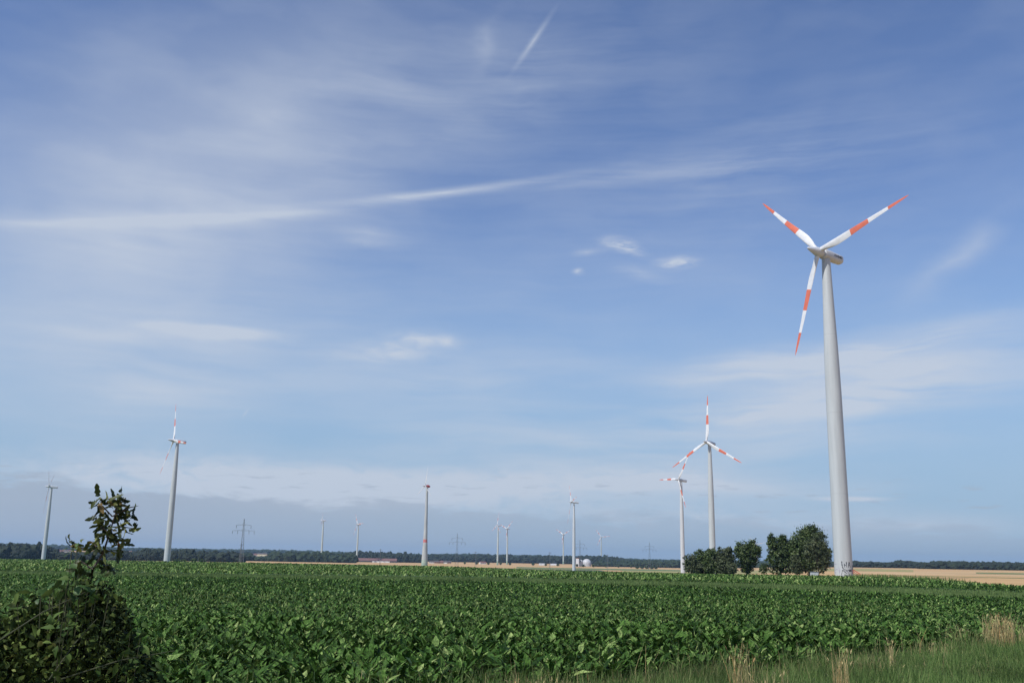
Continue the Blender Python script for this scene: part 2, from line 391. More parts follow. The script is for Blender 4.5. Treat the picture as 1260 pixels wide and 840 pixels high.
# closed lower canopy of the crop, below the leaf tips
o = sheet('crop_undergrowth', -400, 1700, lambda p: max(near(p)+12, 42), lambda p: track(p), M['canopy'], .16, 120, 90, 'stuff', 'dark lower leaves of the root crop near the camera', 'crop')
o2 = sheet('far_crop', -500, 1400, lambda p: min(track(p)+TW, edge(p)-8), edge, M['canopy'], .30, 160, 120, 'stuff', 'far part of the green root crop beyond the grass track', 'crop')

# ------------------------------------------------------------------ grass
def blades(x, y, h, w, rn, lean=.3, prof=(1., .75, .12)):
    n = len(x); az = RNG.random(n)*2*PI; ln = RNG.random(n)*lean*1.6
    A = np.stack([np.cos(az)*ln, np.sin(az)*ln, np.ones(n)], -1)
    Nn = np.stack([-np.cos(az), -np.sin(az), ln], -1)+RNG.normal(size=(n, 3))*.3
    C = np.stack([x, y, tz(x, y)], -1)
    return cards(C, A, -Nn, h, w, list(prof), .2+.5*RNG.random(n), 1, 0, rn)
x, y = scatter(14, 64, 230, 250, 1520)
p = px_of(x, y); d = np.hypot(x, y); k = (d < near(p)+.6*RNG.random(len(x))+.3) & (RNG.random(len(x)) < np.clip(30/d, 0, 1)**1.2)
x, y, d, p = x[k], y[k], d[k], p[k]; n = len(x)
tuft = .5+.5*np.sin(x*1.3+np.sin(y*.9)*2)*np.sin(y*1.1+1)
edge_f = np.clip(1-(near(p)-d)/5, 0, 1)
dryp = .5+.5*np.sin(x*.55+1)*np.sin(y*.8+x*.2)
rn = np.clip(RNG.random(n)*.80 + .24*edge_f*RNG.random(n) + .12*dryp*RNG.random(n), 0, 1)
big = .5+.5*np.sin(x*.42+.7)*np.sin(y*.33+x*.15)
h = 1.3*(.07+.13*RNG.random(n)+.15*tuft**2+.10*big)*(1+.9*edge_f*RNG.random(n)**2)*np.where(RNG.random(n) < .02, 2., 1.) 
V, Q, rr = blades(x, y, h, .007+.009*d/30, rn, 2.4)
parts.append((V, Q, rr))
o = link('verge_grass', np_mesh('verge_grass', V, Q, False, rr), None, M['grass'])
tag(o, 'long tufty green grass of the verge at the bottom right', 'grass', kind='stuff')
x, y = scatter(15, 66, 2.6, 380, 1520); p = px_of(x, y); d = np.hypot(x, y)
k = (d < near(p)+1) & (RNG.random(len(x)) < np.clip(.12+1-(near(p)-d)/3, .06, 1)); x, y, d = x[k], y[k], d[k]; n = len(x)
clump = .5+.5*np.sin(x*1.9+np.sin(y*1.3))
V, Q, rr = blades(x, y, (.3+.5*RNG.random(n))*(.6+.7*clump), .010+.009*d/30, .25+.75*RNG.random(n), .7, (.7, .5, .25))
x = np.repeat(x, 3)+RNG.normal(size=3*n)*.05
o = link('dry_stems', np_mesh('dry_stems', V, Q, False, rr), None, M['dry'])
tag(o, 'thin dry stems scattered through the verge grass from the bottom centre to the right edge', 'grass', kind='stuff')
x, y = scatter(95, 190, 14, -200, 1500); p = px_of(x, y); d = np.hypot(x, y); k = (d > track(p)-1) & (d < track(p)+TW+1); x, y = x[k], y[k]; n = len(x)
V, Q, rr = blades(x, y, .2+.2*RNG.random(n), .09, np.clip(RNG.normal(.58, .16, n), 0, 1), .4, (1., .5))
o = link('track_grass', np_mesh('track_grass', V, Q, False, rr), None, mat_leaf('track_grass_blade', [(0, (.085, .14, .045)), (.7, (.125, .185, .06)), (1, (.2, .22, .1))], rough=.6, spec=.1, patch=(.06, .85, 1.15)))
tag(o, 'light green grass growing on the track across the crop', 'grass', kind='stuff')
# taller weeds fringing the right hand edge of the crop
x, y = scatter(120, 245, 6, 1040, 1420); p = px_of(x, y); d = np.hypot(x, y); k = np.abs(d-edge(p)) < 5+4*np.sin(x*.3); x, y = x[k], y[k]; n = len(x)
V, Q, rr = blades(x, y, (.4+.5*RNG.random(n))*(1+.5*np.sin(x*.31)), .16, np.clip(RNG.normal(.55, .15, n), 0, .82), .4, (1., .8, .2))
o = link('field_edge_weeds', np_mesh('field_edge_weeds', V, Q, False, rr), None, M['grass'])
tag(o, 'ragged green weeds along the far edge of the crop', 'weeds', kind='stuff')

def tuft_thing(px, D, h, n, spread, label, rlo=.35, rhi=1., lean=.22, name='dry_grass_tuft'):
    x0, y0 = spot(px, D); z0 = tz1(x0, y0)
    r = spread*np.sqrt(RNG.random(n)); a = RNG.random(n)*2*PI
    az = RNG.random(n)*2*PI; ln = np.abs(RNG.normal(size=n))*lean
    A = np.stack([np.cos(az)*ln, np.sin(az)*ln, np.ones(n)], -1); Nn = np.stack([-np.cos(az), -np.sin(az), ln], -1)+RNG.normal(size=(n, 3))*.3
    C = np.stack([r*np.cos(a), r*np.sin(a), np.zeros(n)], -1)
    hh = h*(.45+.6*RNG.random(n)); rn = rlo+(rhi-rlo)*RNG.random(n)
    V, Q, rr = cards(C, A, -Nn, hh, .016*D/28, [.8, .7, .5, .15], .1+.45*RNG.random(n), 1, 0, rn)
    heads = C + A/np.linalg.norm(A, axis=1)[:, None]*(hh*.9)[:, None]; s = RNG.random(n) < .3
    V2, Q2, r2 = cards(heads[s], A[s]+RNG.normal(size=(s.sum(), 3))*.1, Nn[s], .11, .03*D/28, [.3, 1, .2], .3, 1, 0, rn[s])
    V, Q, rr = merge([(V, Q, rr), (V2, Q2, r2)])
    o = link(name, np_mesh(name, V, Q, False, rr), None, M['dry']); o.location = (x0, y0, z0)
    return tag(o, label, 'grass tuft', 'dry grass tufts in the verge')
tuft_thing(908, 24, 1.2, 70, .25, 'tall sparse straw coloured grass tuft, left of the tall tufts at the bottom edge')
tuft_thing(948, 23, .85, 60, .35, 'leaning dry grass stems with rust brown bases right of the sparse straw tuft', .3, 1, .6)
tuft_thing(1028, 25.5, 1.05, 90, .2, 'upright golden dry grass tuft at the bottom edge below the big turbine')
tuft_thing(1062, 31, .45, 160, .9, 'low wide bleached grass patch against the crop', .3, .75, .4)
tuft_thing(1089, 33, .95, 26, .07, 'single thin pale clump of upright dry stalks beside the bleached patch', .6, .85, .06)
tuft_thing(1222, 44, 1.25, 260, .55, 'broad golden dry grass clump at the right edge of the crop', .3, 1., .16)
tuft_thing(1188, 42, .9, 130, 1.2, 'greyish dry weeds just left of the broad golden clump', .0, .55, .3)
tuft_thing(1250, 46, .9, 60, .6, 'thin pale grass stalks at the right border of the picture', .3, .8, .2)
tuft_thing(668, 22.5, .55, 110, .8, 'reddish brown short dry grass at the bottom edge in the middle', .3, 1., .6)
tuft_thing(480, 21.3, .6, 34, .3, 'few thin dry stems at the bottom edge left of the middle', .3, .8, .4)
tuft_thing(1136, 38, .6, 60, .8, 'short faded grass stems between the bleached patch and the greyish weeds', .1, .7, .5)

# ------------------------------------------------------------------ bush and sapling close to the camera
def leaf_cloud(C, size, mat_r=(0, 1), up=.3, w=.62, prof=(.15, .9, 1., .1), cols=2, fold=.12, rn=None):
    n = len(C); A = rdir(n, .0); A[:, 2] -= .25; Nn = rdir(n, up*3)
    L = size*(.65+.7*RNG.random(n))
    return cards(C, A, Nn, L, L*w, list(prof), .2+.4*RNG.random(n), cols, fold, rn if rn is not None else RNG.random(n))
BD = 9.0
def bp(px, y, dD=0.):    # point of the bush at a survey bearing, D metres off
    r = ray(px, y); D = BD+dD; return np.array([r[0]*D, r[1]*D, EYE+r[2]*D])
# bramble mound
mound_out = [(-70, 790), (0, 770), (22, 750), (60, 742), (85, 728), (112, 716), (138, 728), (155, 752), (170, 800), (205, 850)]
def mound_top(px): return np.interp(px, [p for p, _ in mound_out], [q for _, q in mound_out])
base = bp(90, 760); bx, by = base[0], base[1]
Cs = []
n = 15000
px = RNG.random(n)*270-65; 
t = RNG.random(n)**1.1
ytop = mound_top(px)+6*np.sin(px*.23)+RNG.normal(size=n)*7
yy = ytop + t*(880-ytop)
depth = (RNG.random(n)-.55)*1.3*np.clip(.35+t*1.4, 0, 1)
keep = np.ones(n, bool)
P = np.array([bp(a, b, c) for a, b, c in zip(px, yy, depth)])
P = P[P[:, 2] > .1]
o = empty('bramble_bush', (bx, by, 0), 'dark tangled bramble bush filling the bottom left corner', 'bush')
V, Q, rr = leaf_cloud(P-[bx, by, 0], .047, rn=np.clip(RNG.random(len(P))**1.3, 0, 1))
link('foliage', np_mesh('foliage', V, Q, True, rr), o, M['bramble'])
mb = MB()
for k in range(34):
    a = random.uniform(-60, 185); top = bp(a, float(mound_top(a))+random.uniform(5, 70), random.uniform(-.3, .4))
    foot = bp(random.uniform(20, 130), 800, random.uniform(-.2, .3)); foot[2] = 0
    mid = (top+foot)/2+[random.uniform(-.3, .3), random.uniform(-.2, .2), .25]
    mb.tube([foot-[bx, by, 0], mid-[bx, by, 0], top-[bx, by, 0]], [.014, .01, .004], 5)
for a0, a1 in (((-5, 790), (105, 728)), ((60, 836), (120, 760)), ((75, 835), (215, 800))):   # pale arching canes in front
    p0 = bp(*a0, -.75)-[bx, by, 0]; p1 = bp(*a1, -.7)-[bx, by, 0]; mb.tube([p0, (p0+p1)/2+[0, 0, .03], p1], [.005, .0045, .002], 5)
mb.build('stem', M['stem'], o)
# green leafy growth at the left of the brambles
lo = empty('leafy_shrub', (*bp(20, 790)[:2], 0), 'loose green leafy shrub at the left border beside the dark brambles', 'shrub'); lo0 = np.array([*bp(20, 790)[:2], 0])
LP = []; mb = MB()
for k in range(34):
    a = random.uniform(-75, 95) if k < 24 else random.uniform(120, 190); yt = (random.uniform(728, 770) if a < 60 else random.uniform(712, 740)) if k < 24 else random.uniform(775, 815); dd = random.uniform(-.9, .1)
    tip = bp(a, yt, dd); foot = bp(a*.7+random.uniform(0, 30), 860, dd*.5); foot[2] = max(0.02, foot[2]*0); md = foot*.5+tip*.5+np.array([random.uniform(-.12, .12), 0, .12])
    mb.tube([foot-lo0, md-lo0, tip-lo0], [.008, .006, .002], 5)
    for q in range(46):
        t = .28+.74*random.random(); c_ = (foot*(1-t)**2+2*t*(1-t)*md+tip*t*t)+RNG.normal(size=3)*(.13-.08*t); LP.append(c_)
LP = np.array(LP)-lo0; n = len(LP)
A = rdir(n); A[:, 2] -= .3; V, Q, rr = cards(LP, A, rdir(n, 1.2), .06+.05*RNG.random(n), .035+.02*RNG.random(n), [.1, .8, 1., .55, .08], .3+.7*RNG.random(n), 2, .2, RNG.random(n))
link('foliage', np_mesh('foliage', V, Q, True, rr), lo, M['weed2']); mb.build('stem', M['stem'], lo)
# sapling
o = empty('sapling', (*bp(112, 760)[:2], 0), 'thin young sapling with curled dark leaves rising out of the bramble bush', 'sapling')
so = np.array([*bp(112, 760)[:2], 0])
axis_px = [(112, 800), (110, 730), (114, 700), (127, 680), (135, 655), (141, 635), (150, 606)]
pts = [bp(*q) for q in axis_px]; pts[0][2] = 0
mb = MB(); mb.tube([p-so for p in pts], [.016, .013, .011, .009, .007, .005, .002], 7)
branches = [((128, 680), (92, 672), (84, 664)), ((134, 655), (122, 645), (117, 632)), ((138, 635), (126, 622), (121, 621)), ((138, 635), (160, 624), (170, 622)),
            ((136, 648), (152, 648), (165, 650)), ((134, 655), (150, 662), (158, 668)), ((130, 676), (142, 680), (150, 678)), ((143, 615), (131, 613), (124, 618)),
            ((142, 625), (155, 630), (161, 638)), ((128, 680), (118, 672), (114, 665)), ((114, 700), (100, 690), (88, 696)), ((120, 690), (132, 694), (137, 700)), ((136, 645), (128, 655), (118, 660)), ((140, 630), (148, 618), (150, 610))]
LC = []
for br in branches:
    q = [bp(*b, random.uniform(-.12, .12)) for b in br]; mb.tube([c-so for c in q], [.006, .005, .002], 5)
    for k in range(12):
        t = .3+.7*random.random(); a = q[0]*(1-t)+q[2]*t if t < 1 else q[2]; a = a+RNG.normal(size=3)*.022
        LC.append(a)
for i in range(3, len(pts)-1):
    for k in range(4): 
        t = random.random(); LC.append(pts[i]*(1-t)+pts[i+1]*t+RNG.normal(size=3)*.025)
mb.build('stem', M['bark'], o, True)
LC = np.array(LC)-so; n = len(LC)
A = rdir(n); A[:, 2] -= .35; A[:, 0] += .1
V, Q, rr = cards(LC, A, rdir(n), .045+.045*RNG.random(n), .034+.02*RNG.random(n), [.12, .8, .55, 1.0, .6, .8, .25], .3+1.1*RNG.random(n), 2, .35, RNG.random(n))
link('foliage', np_mesh('foliage', V, Q, True, rr), o, M['sapling'])
# paler broad leaves around the sapling's foot
WL = [((95, 672), 16), ((88, 678), 14), ((85, 705), 20), ((76, 716), 26), ((62, 728), 26), ((50, 734), 20), ((92, 700), 20), ((120, 722), 26), ((108, 726), 24), ((98, 735), 22), ((72, 766), 24), ((80, 770), 20), ((135, 728), 16), ((66, 722), 18), ((115, 735), 20)]
w = empty('broad_leaved_weed', (*bp(85, 740)[:2], 0), 'light green broad leaved climber around the foot of the sapling', 'weed')
wo = np.array([*bp(85, 740)[:2], 0]); cc = []; LL = []
mb = MB()
for (q, s) in WL:
    for r_ in range(3):
        p_ = bp(q[0]+random.uniform(-5, 5), q[1]+random.uniform(-4, 4), -.55+random.uniform(-.1, .1)); cc.append(p_-wo); LL.append(s*BD/1230*random.uniform(.28, .55))
    p_ = bp(*q, -.45); f_ = bp(95, 760, -.3); f_[2] = .0; mb.tube([f_-wo, (f_*.3+p_*.7)-wo-np.array([0, .05, .1]), p_-wo], [.008, .006, .003], 5)
cc = np.array(cc); n = len(cc); A = rdir(n)*.6; A[:, 0] -= .5; A[:, 2] -= .2; Nn = rdir(n)*.5+np.array([-.4, -.6, .8])
V, Q, rr = cards(cc, A, Nn, np.array(LL), np.array(LL)*.8, [.15, .7, 1., .65, .75, .1], .3, 2, .12, RNG.random(n))
link('foliage', np_mesh('foliage', V, Q, True, rr), w, M['weed']); mb.build('stem', M['stem'], w)

# ------------------------------------------------------------------ trees behind the crop
def tree(name, lobes, px, D, base_y, label, cat, mat, n=5200, leaf=.42, trunk=(.3, 3), group=None, wisp=0):
    """lobes: (px, y_centre, half width px, half height px, depth offset m)"""
    x0, y0 = spot(px, D); z0 = tz1(x0, y0)
    root = empty(name, (x0, y0, z0), label, cat, group); s = D/1230
    P = []; tot = sum(a[2]*a[3] for a in lobes)
    cen = []
    for (lx, ly, hw, hh, dd) in lobes:
        c = np.array([(lx-px)*s, dd, height_at(lx, ly, D)-z0]); cen.append((c, hw*s))
        m = int(n*hw*hh/tot); v = rdir(m); r = RNG.random(m)**.33
        lump = 1+.13*np.sin(v[:, 0]*7+lx)*np.sin(v[:, 2]*8+ly)+.10*np.sin(v[:, 1]*11+v[:, 2]*5+lx)+RNG.normal(size=m)*.05
        P.append(c+v*(r*lump)[:, None]*np.array([hw*s, hw*s*.9, hh*s]))
    P = np.concatenate(P); P = P[P[:, 2] > .15]
    # sub-clumps: pull points towards clump centres so the crown has masses and gaps
    K = P[RNG.integers(0, len(P), max(60, len(P)//34))]
    sz = .9*np.cbrt(1.0)
    idx = RNG.integers(0, len(K), len(P)); spread = np.array([.62, .62, .5])*max(.5, min(1.25, lobes[0][2]*s/3.5))
    P2 = K[idx]+RNG.normal(size=P.shape)*spread*.55
    P = np.where((RNG.random(len(P)) < .8)[:, None], P2, P); P = P[P[:, 2] > .1]
    m = len(P); Nn = rdir(m, .6)
    cz = P-np.mean(P, 0); Nn = Nn + cz/np.linalg.norm(cz, axis=1)[:, None]*.9
    A = rdir(m); A[:, 2] -= .3
    L = leaf*(.5+.9*RNG.random(m)**1.5)
    base_r = RNG.random(len(K)); rn = np.clip((base_r[idx][:m] if len(idx) >= m else RNG.random(m))*.5+RNG.random(m)*.5, 0, 1)
    V, Q, rr = cards(P, A, Nn, L, L*.7, [.5, 1., .2], .3, 1, 0, rn)
    if wisp:
        W = P[RNG.integers(0, m, wisp)]; V2, Q2, r2 = cards(W, np.array([[0, 0, 1.]])+RNG.normal(size=(wisp, 3))*.35, rdir(wisp), leaf*2, leaf*.5, [.7, 1., .1], .2, 1, 0, RNG.random(wisp))
        V, Q, rr = merge([(V, Q, rr), (V2, Q2, r2)])
    link('crown', np_mesh('crown', V, Q, False, rr), root, mat)
    mb = MB(); tr, th = trunk
    mb.tube([(0, 0, -.3), (.1*tr, 0, th*.5), (0, 0, th)], [tr*1.3, tr, tr*.8], 8)
    for c, w_ in cen:
        for k in range(4):
            e = c+RNG.normal(size=3)*w_*.33; mb.tube([(0, 0, th*.6), tuple(np.array([0, 0, th])*.5+e*.5), tuple(e)], [tr*.6, tr*.38, tr*.12], 6)
    mb.build('trunk', M['bark'], root, True)
    return root
TG = 'trees and bushes behind the crop'
tree('bush', [(850, 690, 8, 10, 0), (854, 698, 11, 9, 0)], 850, 287, 706, 'low bush at the left end of the hedge, against the turbine tower', 'bush', M['tree2'], 3600, .4, (.12, 1), TG, 60)
tree('hedge_tree', [(864, 686, 10, 10, 1), (866, 697, 12, 10, 0)], 863, 291, 706, 'dark bushy tree second from the left in the hedge', 'tree', M['tree'], 6500, .4, (.16, 1.2), TG, 60)
tree('hedge_tree', [(877, 683, 10, 9, 0), (878, 695, 13, 12, 0)], 876, 286, 706, 'tallest bushy tree in the middle of the hedge in front of a tower', 'tree', M['tree'], 7000, .4, (.16, 1.2), TG, 120)
tree('hedge_tree', [(889, 685, 8, 11, 0), (897, 684, 7, 11, 0), (893, 696, 12, 11, 0)], 892, 284, 706, 'grey green bushy tree with a ragged top at the right end of the hedge', 'tree', M['tree2'], 7500, .4, (.16, 1.2), TG, 140)
tree('bush', [(901, 700, 6.5, 6, 0)], 901, 281, 706, 'small low bush at the right foot of the hedge', 'bush', M['tree2'], 1000, .36, (.08, .5), TG)
tree('broadleaf_tree', [(921, 679, 15.5, 14.5, 0), (919, 690, 10.5, 12, 0), (926, 676, 9, 10, .5), (911, 677, 7, 9, 0), (919, 700, 5, 5, 0)], 919, 288, 706, 'free standing round topped tree that narrows towards its foot', 'tree', M['tree'], 9600, .42, (.26, 2), TG, 60)
tree('bush', [(940, 699, 6, 6, 0)], 940, 286, 706, 'tiny round bush alone between two trees', 'bush', M['tree'], 700, .34, (.09, .8), TG)
tree('broadleaf_tree', [(955, 672, 8.5, 12, 0), (965, 676, 10, 13, 0), (962, 691, 17, 15, 0), (950, 664, 4, 8, 0), (964, 664, 5, 8, 0), (973, 680, 9, 16, 0)], 960, 284, 706, 'upright tree with spiky top beside the biggest tree', 'tree', M['tree'], 13000, .42, (.26, 1.4), TG, 260)
tree('broadleaf_tree', [(998, 668, 20, 22, 1.5), (990, 676, 17, 20, 1), (1008, 680, 15, 20, 1), (994, 694, 13, 10, 0), (1000, 656, 12, 9, 1)], 996, 284, 706, 'biggest dark round tree next to the large turbine', 'tree', M['tree'], 21000, .42, (.4, 2.4), TG, 80)
tree('weeping_tree', [(1009, 668, 9, 12, 0), (1012, 684, 9, 16, 0), (1000, 677, 10, 14, 0), (1010, 697, 5, 8, 0)], 1007, 276, 706, 'paler drooping tree in front of the biggest tree', 'tree', M['tree2'], 6200, .36, (.16, 3), TG, 0)
tree('bush', [(979, 694, 7, 12, 0), (981, 700, 7, 6, 0)], 980, 279, 706, 'pale narrow bush at the left foot of the biggest tree', 'bush', M['tree2'], 2300, .38, (.1, 1), TG)

# white transformer cabinet between tree and turbine
x0, y0 = spot(1001.5, 268); z0 = tz1(x0, y0)
tb = empty('transformer_cabinet', (x0, y0, z0), 'small white transformer cabinet under the drooping tree', 'cabinet')
mb = MB(); mb.box(-.85, .85, -.8, .8, .1, 1.5); mb.build('housing', M['white_paint'], tb)
mb = MB(); mb.box(-.95, .95, -.9, .9, 1.5, 1.62); mb.build('roof', M['galv'], tb)
mb = MB(); mb.box(-.9, .9, -.85, .85, -.3, .1); mb.build('plinth', M['concrete'], tb)
for s_ in (-1, 1):
    mb = MB(); mb.box(s_*.42-.38, s_*.42+.38, -.83, -.803, .2, 1.4); mb.build('door', M['white_paint'], tb)

# ------------------------------------------------------------------ wind turbines
def blade_mesh(Rb=30., chord=2.25):
    st = [(0, 1.4, 1.4, 0), (.04, 1.38, 1.3, 0), (.09, 1.5, 1.1, .1), (.15, 1.9, .75, .24), (.22, 2.12, .5, .32), (.3, 2.05, .34, .32), (.45, 1.65, .24, .24),
          (.6, 1.32, .17, .17), (.75, 1.02, .12, .11), (.88, .75, .09, .06), (.96, .48, .06, .03), (1, .1, .03, 0)]
    rings = []
    for t, c, th, off in st:
        tw = R(16)*(1-t)**2*min(1, t/.15); ring = []
        c *= chord/2.25
        for k in range(16):
            a = 2*PI*k/16; xx = math.cos(a); yy = math.sin(a)
            if t > .1: yy *= (1+.55*xx)*.85      # blunt leading edge, thin trailing edge
            px_, py_ = xx*c/2-off*c*.6, yy*th/2
            ring.append(Vector((px_*math.cos(tw)-py_*math.sin(tw), px_*math.sin(tw)+py_*math.cos(tw), t*Rb)))
        rings.append(ring)
    mb = MB(); mb.loft(rings); return mb.mesh('blade', True)
BL = blade_mesh(); BL.materials.append(M['blade'])
BLP = blade_mesh(); BLP.materials.append(M['blade_plain'])
BLW = blade_mesh(); BLW.materials.append(M['white_paint'])
PROF = [(0, 2.28), (.3, 2.15), (.55, 2.04), (.64, 1.93), (.72, 1.78), (.81, 1.56), (.9, 1.34), (1, 1.12)]
PROF_C = [(0, 4.3), (.08, 4.05), (.2, 3.45), (.33, 2.8), (.5, 2.3), (.75, 1.8), (1, 1.35)]
def tower_mesh(prof, H, nm='tower'):
    mb = MB(); pr = [(prof[0][1], -6.)]
    for i in range(41):
        t = i/40; r = np.interp(t, [a for a, _ in prof], [b for _, b in prof]); pr.append((float(r), t*H))
    mb.lathe(pr, 40); return mb.mesh(nm, True)
TW_M = {}
def nacelle_mesh(kind):
    """along local +X = towards the rotor"""
    mb = MB(); rings = []
    if kind == 'round': st = [(-6.3, .25), (-6.2, .75), (-5.8, .95), (-4, 1.0), (-1, 1.08), (.6, 1.1), (1.3, 1.0), (1.5, .8)]; p, W, Hh = 2.6, 1.32, 1.3
    elif kind == 'box': st = [(-6.6, .8), (-6.5, .95), (-5, 1.0), (-1, 1.0), (.8, 1.), (1.4, .85)]; p, W, Hh = 5., 1.45, 1.35
    else: st = [(-4.6, .15), (-4.3, .5), (-3.4, .85), (-2, 1.05), (-.3, 1.1), (1.0, .95), (1.5, .8)]; p, W, Hh = 2., 1.7, 1.7
    for x_, s_ in st:
        ring = []
        for k in range(28):
            a = 2*PI*k/28; c, s = math.cos(a), math.sin(a)
            ring.append(Vector((x_, W*s_*math.copysign(abs(c)**(2/p), c), Hh*s_*math.copysign(abs(s)**(2/p), s))))
        rings.append(ring)
    mb.loft(rings); return mb.mesh('nacelle', True)
NM = {}
def spinner_mesh():
    mb = MB(); rings = []
    for x_, r_ in [(1.55, 1.05), (1.7, 1.22), (2.6, 1.3), (3.6, 1.25), (4.4, 1.05), (5.5, .78), (6.6, .5), (7.2, .3), (7.35, .1)]:
        rings.append([Vector((x_, r_*math.cos(2*PI*k/24), r_*math.sin(2*PI*k/24))) for k in range(24)])
    mb.loft(rings); return mb.mesh('spinner', True)
SP = spinner_mesh(); SP.materials.append(M['nacelle'])
def turbine(px_top, y_top, D, yaw, phi, Rb, label, nac='round', tow='tower', prof=PROF, base_z=None, blade=BL, ov=3.0, nmat='nacelle', group='wind turbines standing across the plain'):
    r = ray(px_top, y_top); x0, y0 = float(r[0]*D), float(r[1]*D); top = EYE+float(r[2])*D
    z0 = tz1(x0, y0) if base_z is None else base_z; H = top-z0
    root = empty('wind_turbine', (x0, y0, z0), label, 'wind turbine', group)
    key = (tow, round(H, 0))
    if key not in TW_M: TW_M[key] = tower_mesh(prof, H); TW_M[key].materials.append(M[tow])
    t = link('tower', TW_M[key], root)
    if nac not in NM: NM[nac] = nacelle_mesh(nac)
    me = NM[nac]
    if not me.materials: me.materials.append(M[nmat])
    th = R(yaw); tilt = R(5)
    ax = Vector((math.sin(th)*math.cos(tilt), -math.cos(th)*math.cos(tilt), math.sin(tilt)))
    side = Vector((math.cos(th), math.sin(th), 0)); upv = side.cross(ax)
    if upv.z < 0: upv = -upv
    ay = upv.cross(ax)
    Mn = Matrix((( ax.x, ay.x, upv.x, 0), (ax.y, ay.y, upv.y, 0), (ax.z, ay.z, upv.z, H+1.25), (0, 0, 0, 1)))
    nc = link('nacelle', me, root); nc.matrix_local = Mn
    sp = link('spinner', SP, root); sp.matrix_local = Mn
    hub = Vector((0, 0, H+1.5))+ax*ov
    for k in range(3):
        a = R(phi)+k*2*PI/3; bz = upv*math.cos(a)+side*math.sin(a); bxx = bz.cross(ax)*(-1); byy = bz.cross(bxx)
        Mb = Matrix(((bxx.x, byy.x, bz.x, hub.x), (bxx.y, byy.y, bz.y, hub.y), (bxx.z, byy.z, bz.z, hub.z), (0, 0, 0, 1))) @ Matrix.Diagonal((Rb/30, Rb/30, Rb/30, 1))
        b = link('blade', blade, root); b.matrix_local = Mb
    return root, t, nc, H, (x0, y0, z0)
D0 = 270
T1, tw1, nc1, H1, b1 = turbine(1016.3, 319, D0, -57, 75, 29.2, 'largest and nearest grey wind turbine with graffiti on its foot, right of the trees')
# graffiti strokes wrapped on the tower foot, as seen from the road
cx = 1038.2; ppm = D0/1230
def on_tower(X, Y):
    u = (X/18.67+1010-cx)*ppm; h = (735-Y)/18.67*ppm; rr_ = float(np.interp(h/H1, [a for a, _ in PROF], [b for _, b in PROF]))
    a = math.asin(max(-.97, min(.97, u/rr_))); return a, h, rr_
dirc = math.atan2(-b1[1], -b1[0])
def stroke(mb, pts, w):
    P_ = []
    for i in range(len(pts)-1):
        for k in range(5):
            t = k/5; P_.append((pts[i][0]*(1-t)+pts[i+1][0]*t, pts[i][1]*(1-t)+pts[i+1][1]*t))
    P_.append(pts[-1]); rows = []
    for i, p_ in enumerate(P_):
        q_ = P_[min(i+1, len(P_)-1)]; q0 = P_[max(i-1, 0)]; dx, dy = q_[0]-q0[0], q_[1]-q0[1]; l_ = math.hypot(dx, dy)+1e-6
        ww = w*(.8+.3*math.sin(i*1.3)); row = []
        for s_ in (-1, 1):
            a, h, rr_ = on_tower(p_[0]-dy/l_*ww*s_, p_[1]+dx/l_*ww*s_)
            for off in (.004, .012): row.append(((rr_+off)*math.cos(dirc+a), (rr_+off)*math.sin(dirc+a), h))
        rows.append([Vector(row[0]), Vector(row[1]), Vector(row[3]), Vector(row[2])])
    mb.loft(rows)
mb = MB()
for pts_, w_ in [([(497, 375), (498, 440), (508, 505), (528, 540)], 11), ([(548, 425), (550, 500)], 8), ([(590, 385), (592, 495)], 8), ([(548, 462), (592, 455)], 7),
                 ([(648, 385), (636, 430), (628, 500)], 8), ([(652, 395), (662, 470), (668, 500)], 6), ([(630, 460), (662, 455)], 6),
                 ([(505, 560), (545, 590), (585, 630)], 9), ([(530, 548), (600, 562), (575, 590)], 7), ([(618, 560), (690, 545), (640, 575), (695, 570)], 8), ([(630, 590), (690, 580)], 6),
                 ([(502, 560), (490, 620), (470, 685)], 6), ([(545, 650), (580, 700)], 9), ([(560, 668), (545, 705)], 6), ([(610, 610), (640, 640), (660, 690)], 4), ([(600, 560), (620, 620)], 4)]:
    stroke(mb, pts_, w_)
mb.build('graffiti', M['black_paint'], tw1)
fg = mat_noise('faded_graffiti', (.25, .25, .36), (.38, .33, .4), 6, .6)
for pts_, w_ in [([(330, 440), (400, 432)], 5), ([(430, 500), (440, 560), (430, 620)], 5), ([(350, 565), (385, 545), (420, 560)], 5), ([(360, 600), (350, 650)], 4), ([(455, 560), (440, 640)], 4)]:
    mb = MB(); stroke(mb, pts_, w_); mb.build('faded_graffiti', fg, tw1)
# steps with red handrail at the right of the tower foot
a0 = dirc+R(78); ux, uy = math.cos(a0), math.sin(a0); vx, vy = -uy, ux
st = MB()
for i in range(5):
    for s0 in (0,):
        r1 = 2.35+(4-i)*.32; z_ = .22*(i+1)
        cs = [(r1, -.45), (r1+.3, -.45), (r1+.3, .45), (r1, .45)]
        st.add([(ux*a+vx*b, uy*a+vy*b, z) for z in (z_-.05, z_) for a, b in cs], [(0, 3, 2, 1), (4, 5, 6, 7), (0, 1, 5, 4), (1, 2, 6, 5), (2, 3, 7, 6), (3, 0, 4, 7)])
st.build('entrance_steps', M['galv'], T1)
rl = MB()
for b in (-.47, .47):
    P0 = Vector((ux*4.0+vx*b, uy*4.0+vy*b, .2)); P1 = Vector((ux*2.4+vx*b, uy*2.4+vy*b, 1.2)); up = Vector((0, 0, .95))
    rl.tube([P0+up, P1+up], [.05, .05], 6); rl.tube([P0, P0+up], [.04, .04], 6); rl.tube([P1, P1+up], [.04, .04], 6); rl.tube([P0+up*.5, P1+up*.5], [.035, .035], 6)
rl.build('handrail', M['red_paint'], T1)
mb = MB(); rd = 2.2
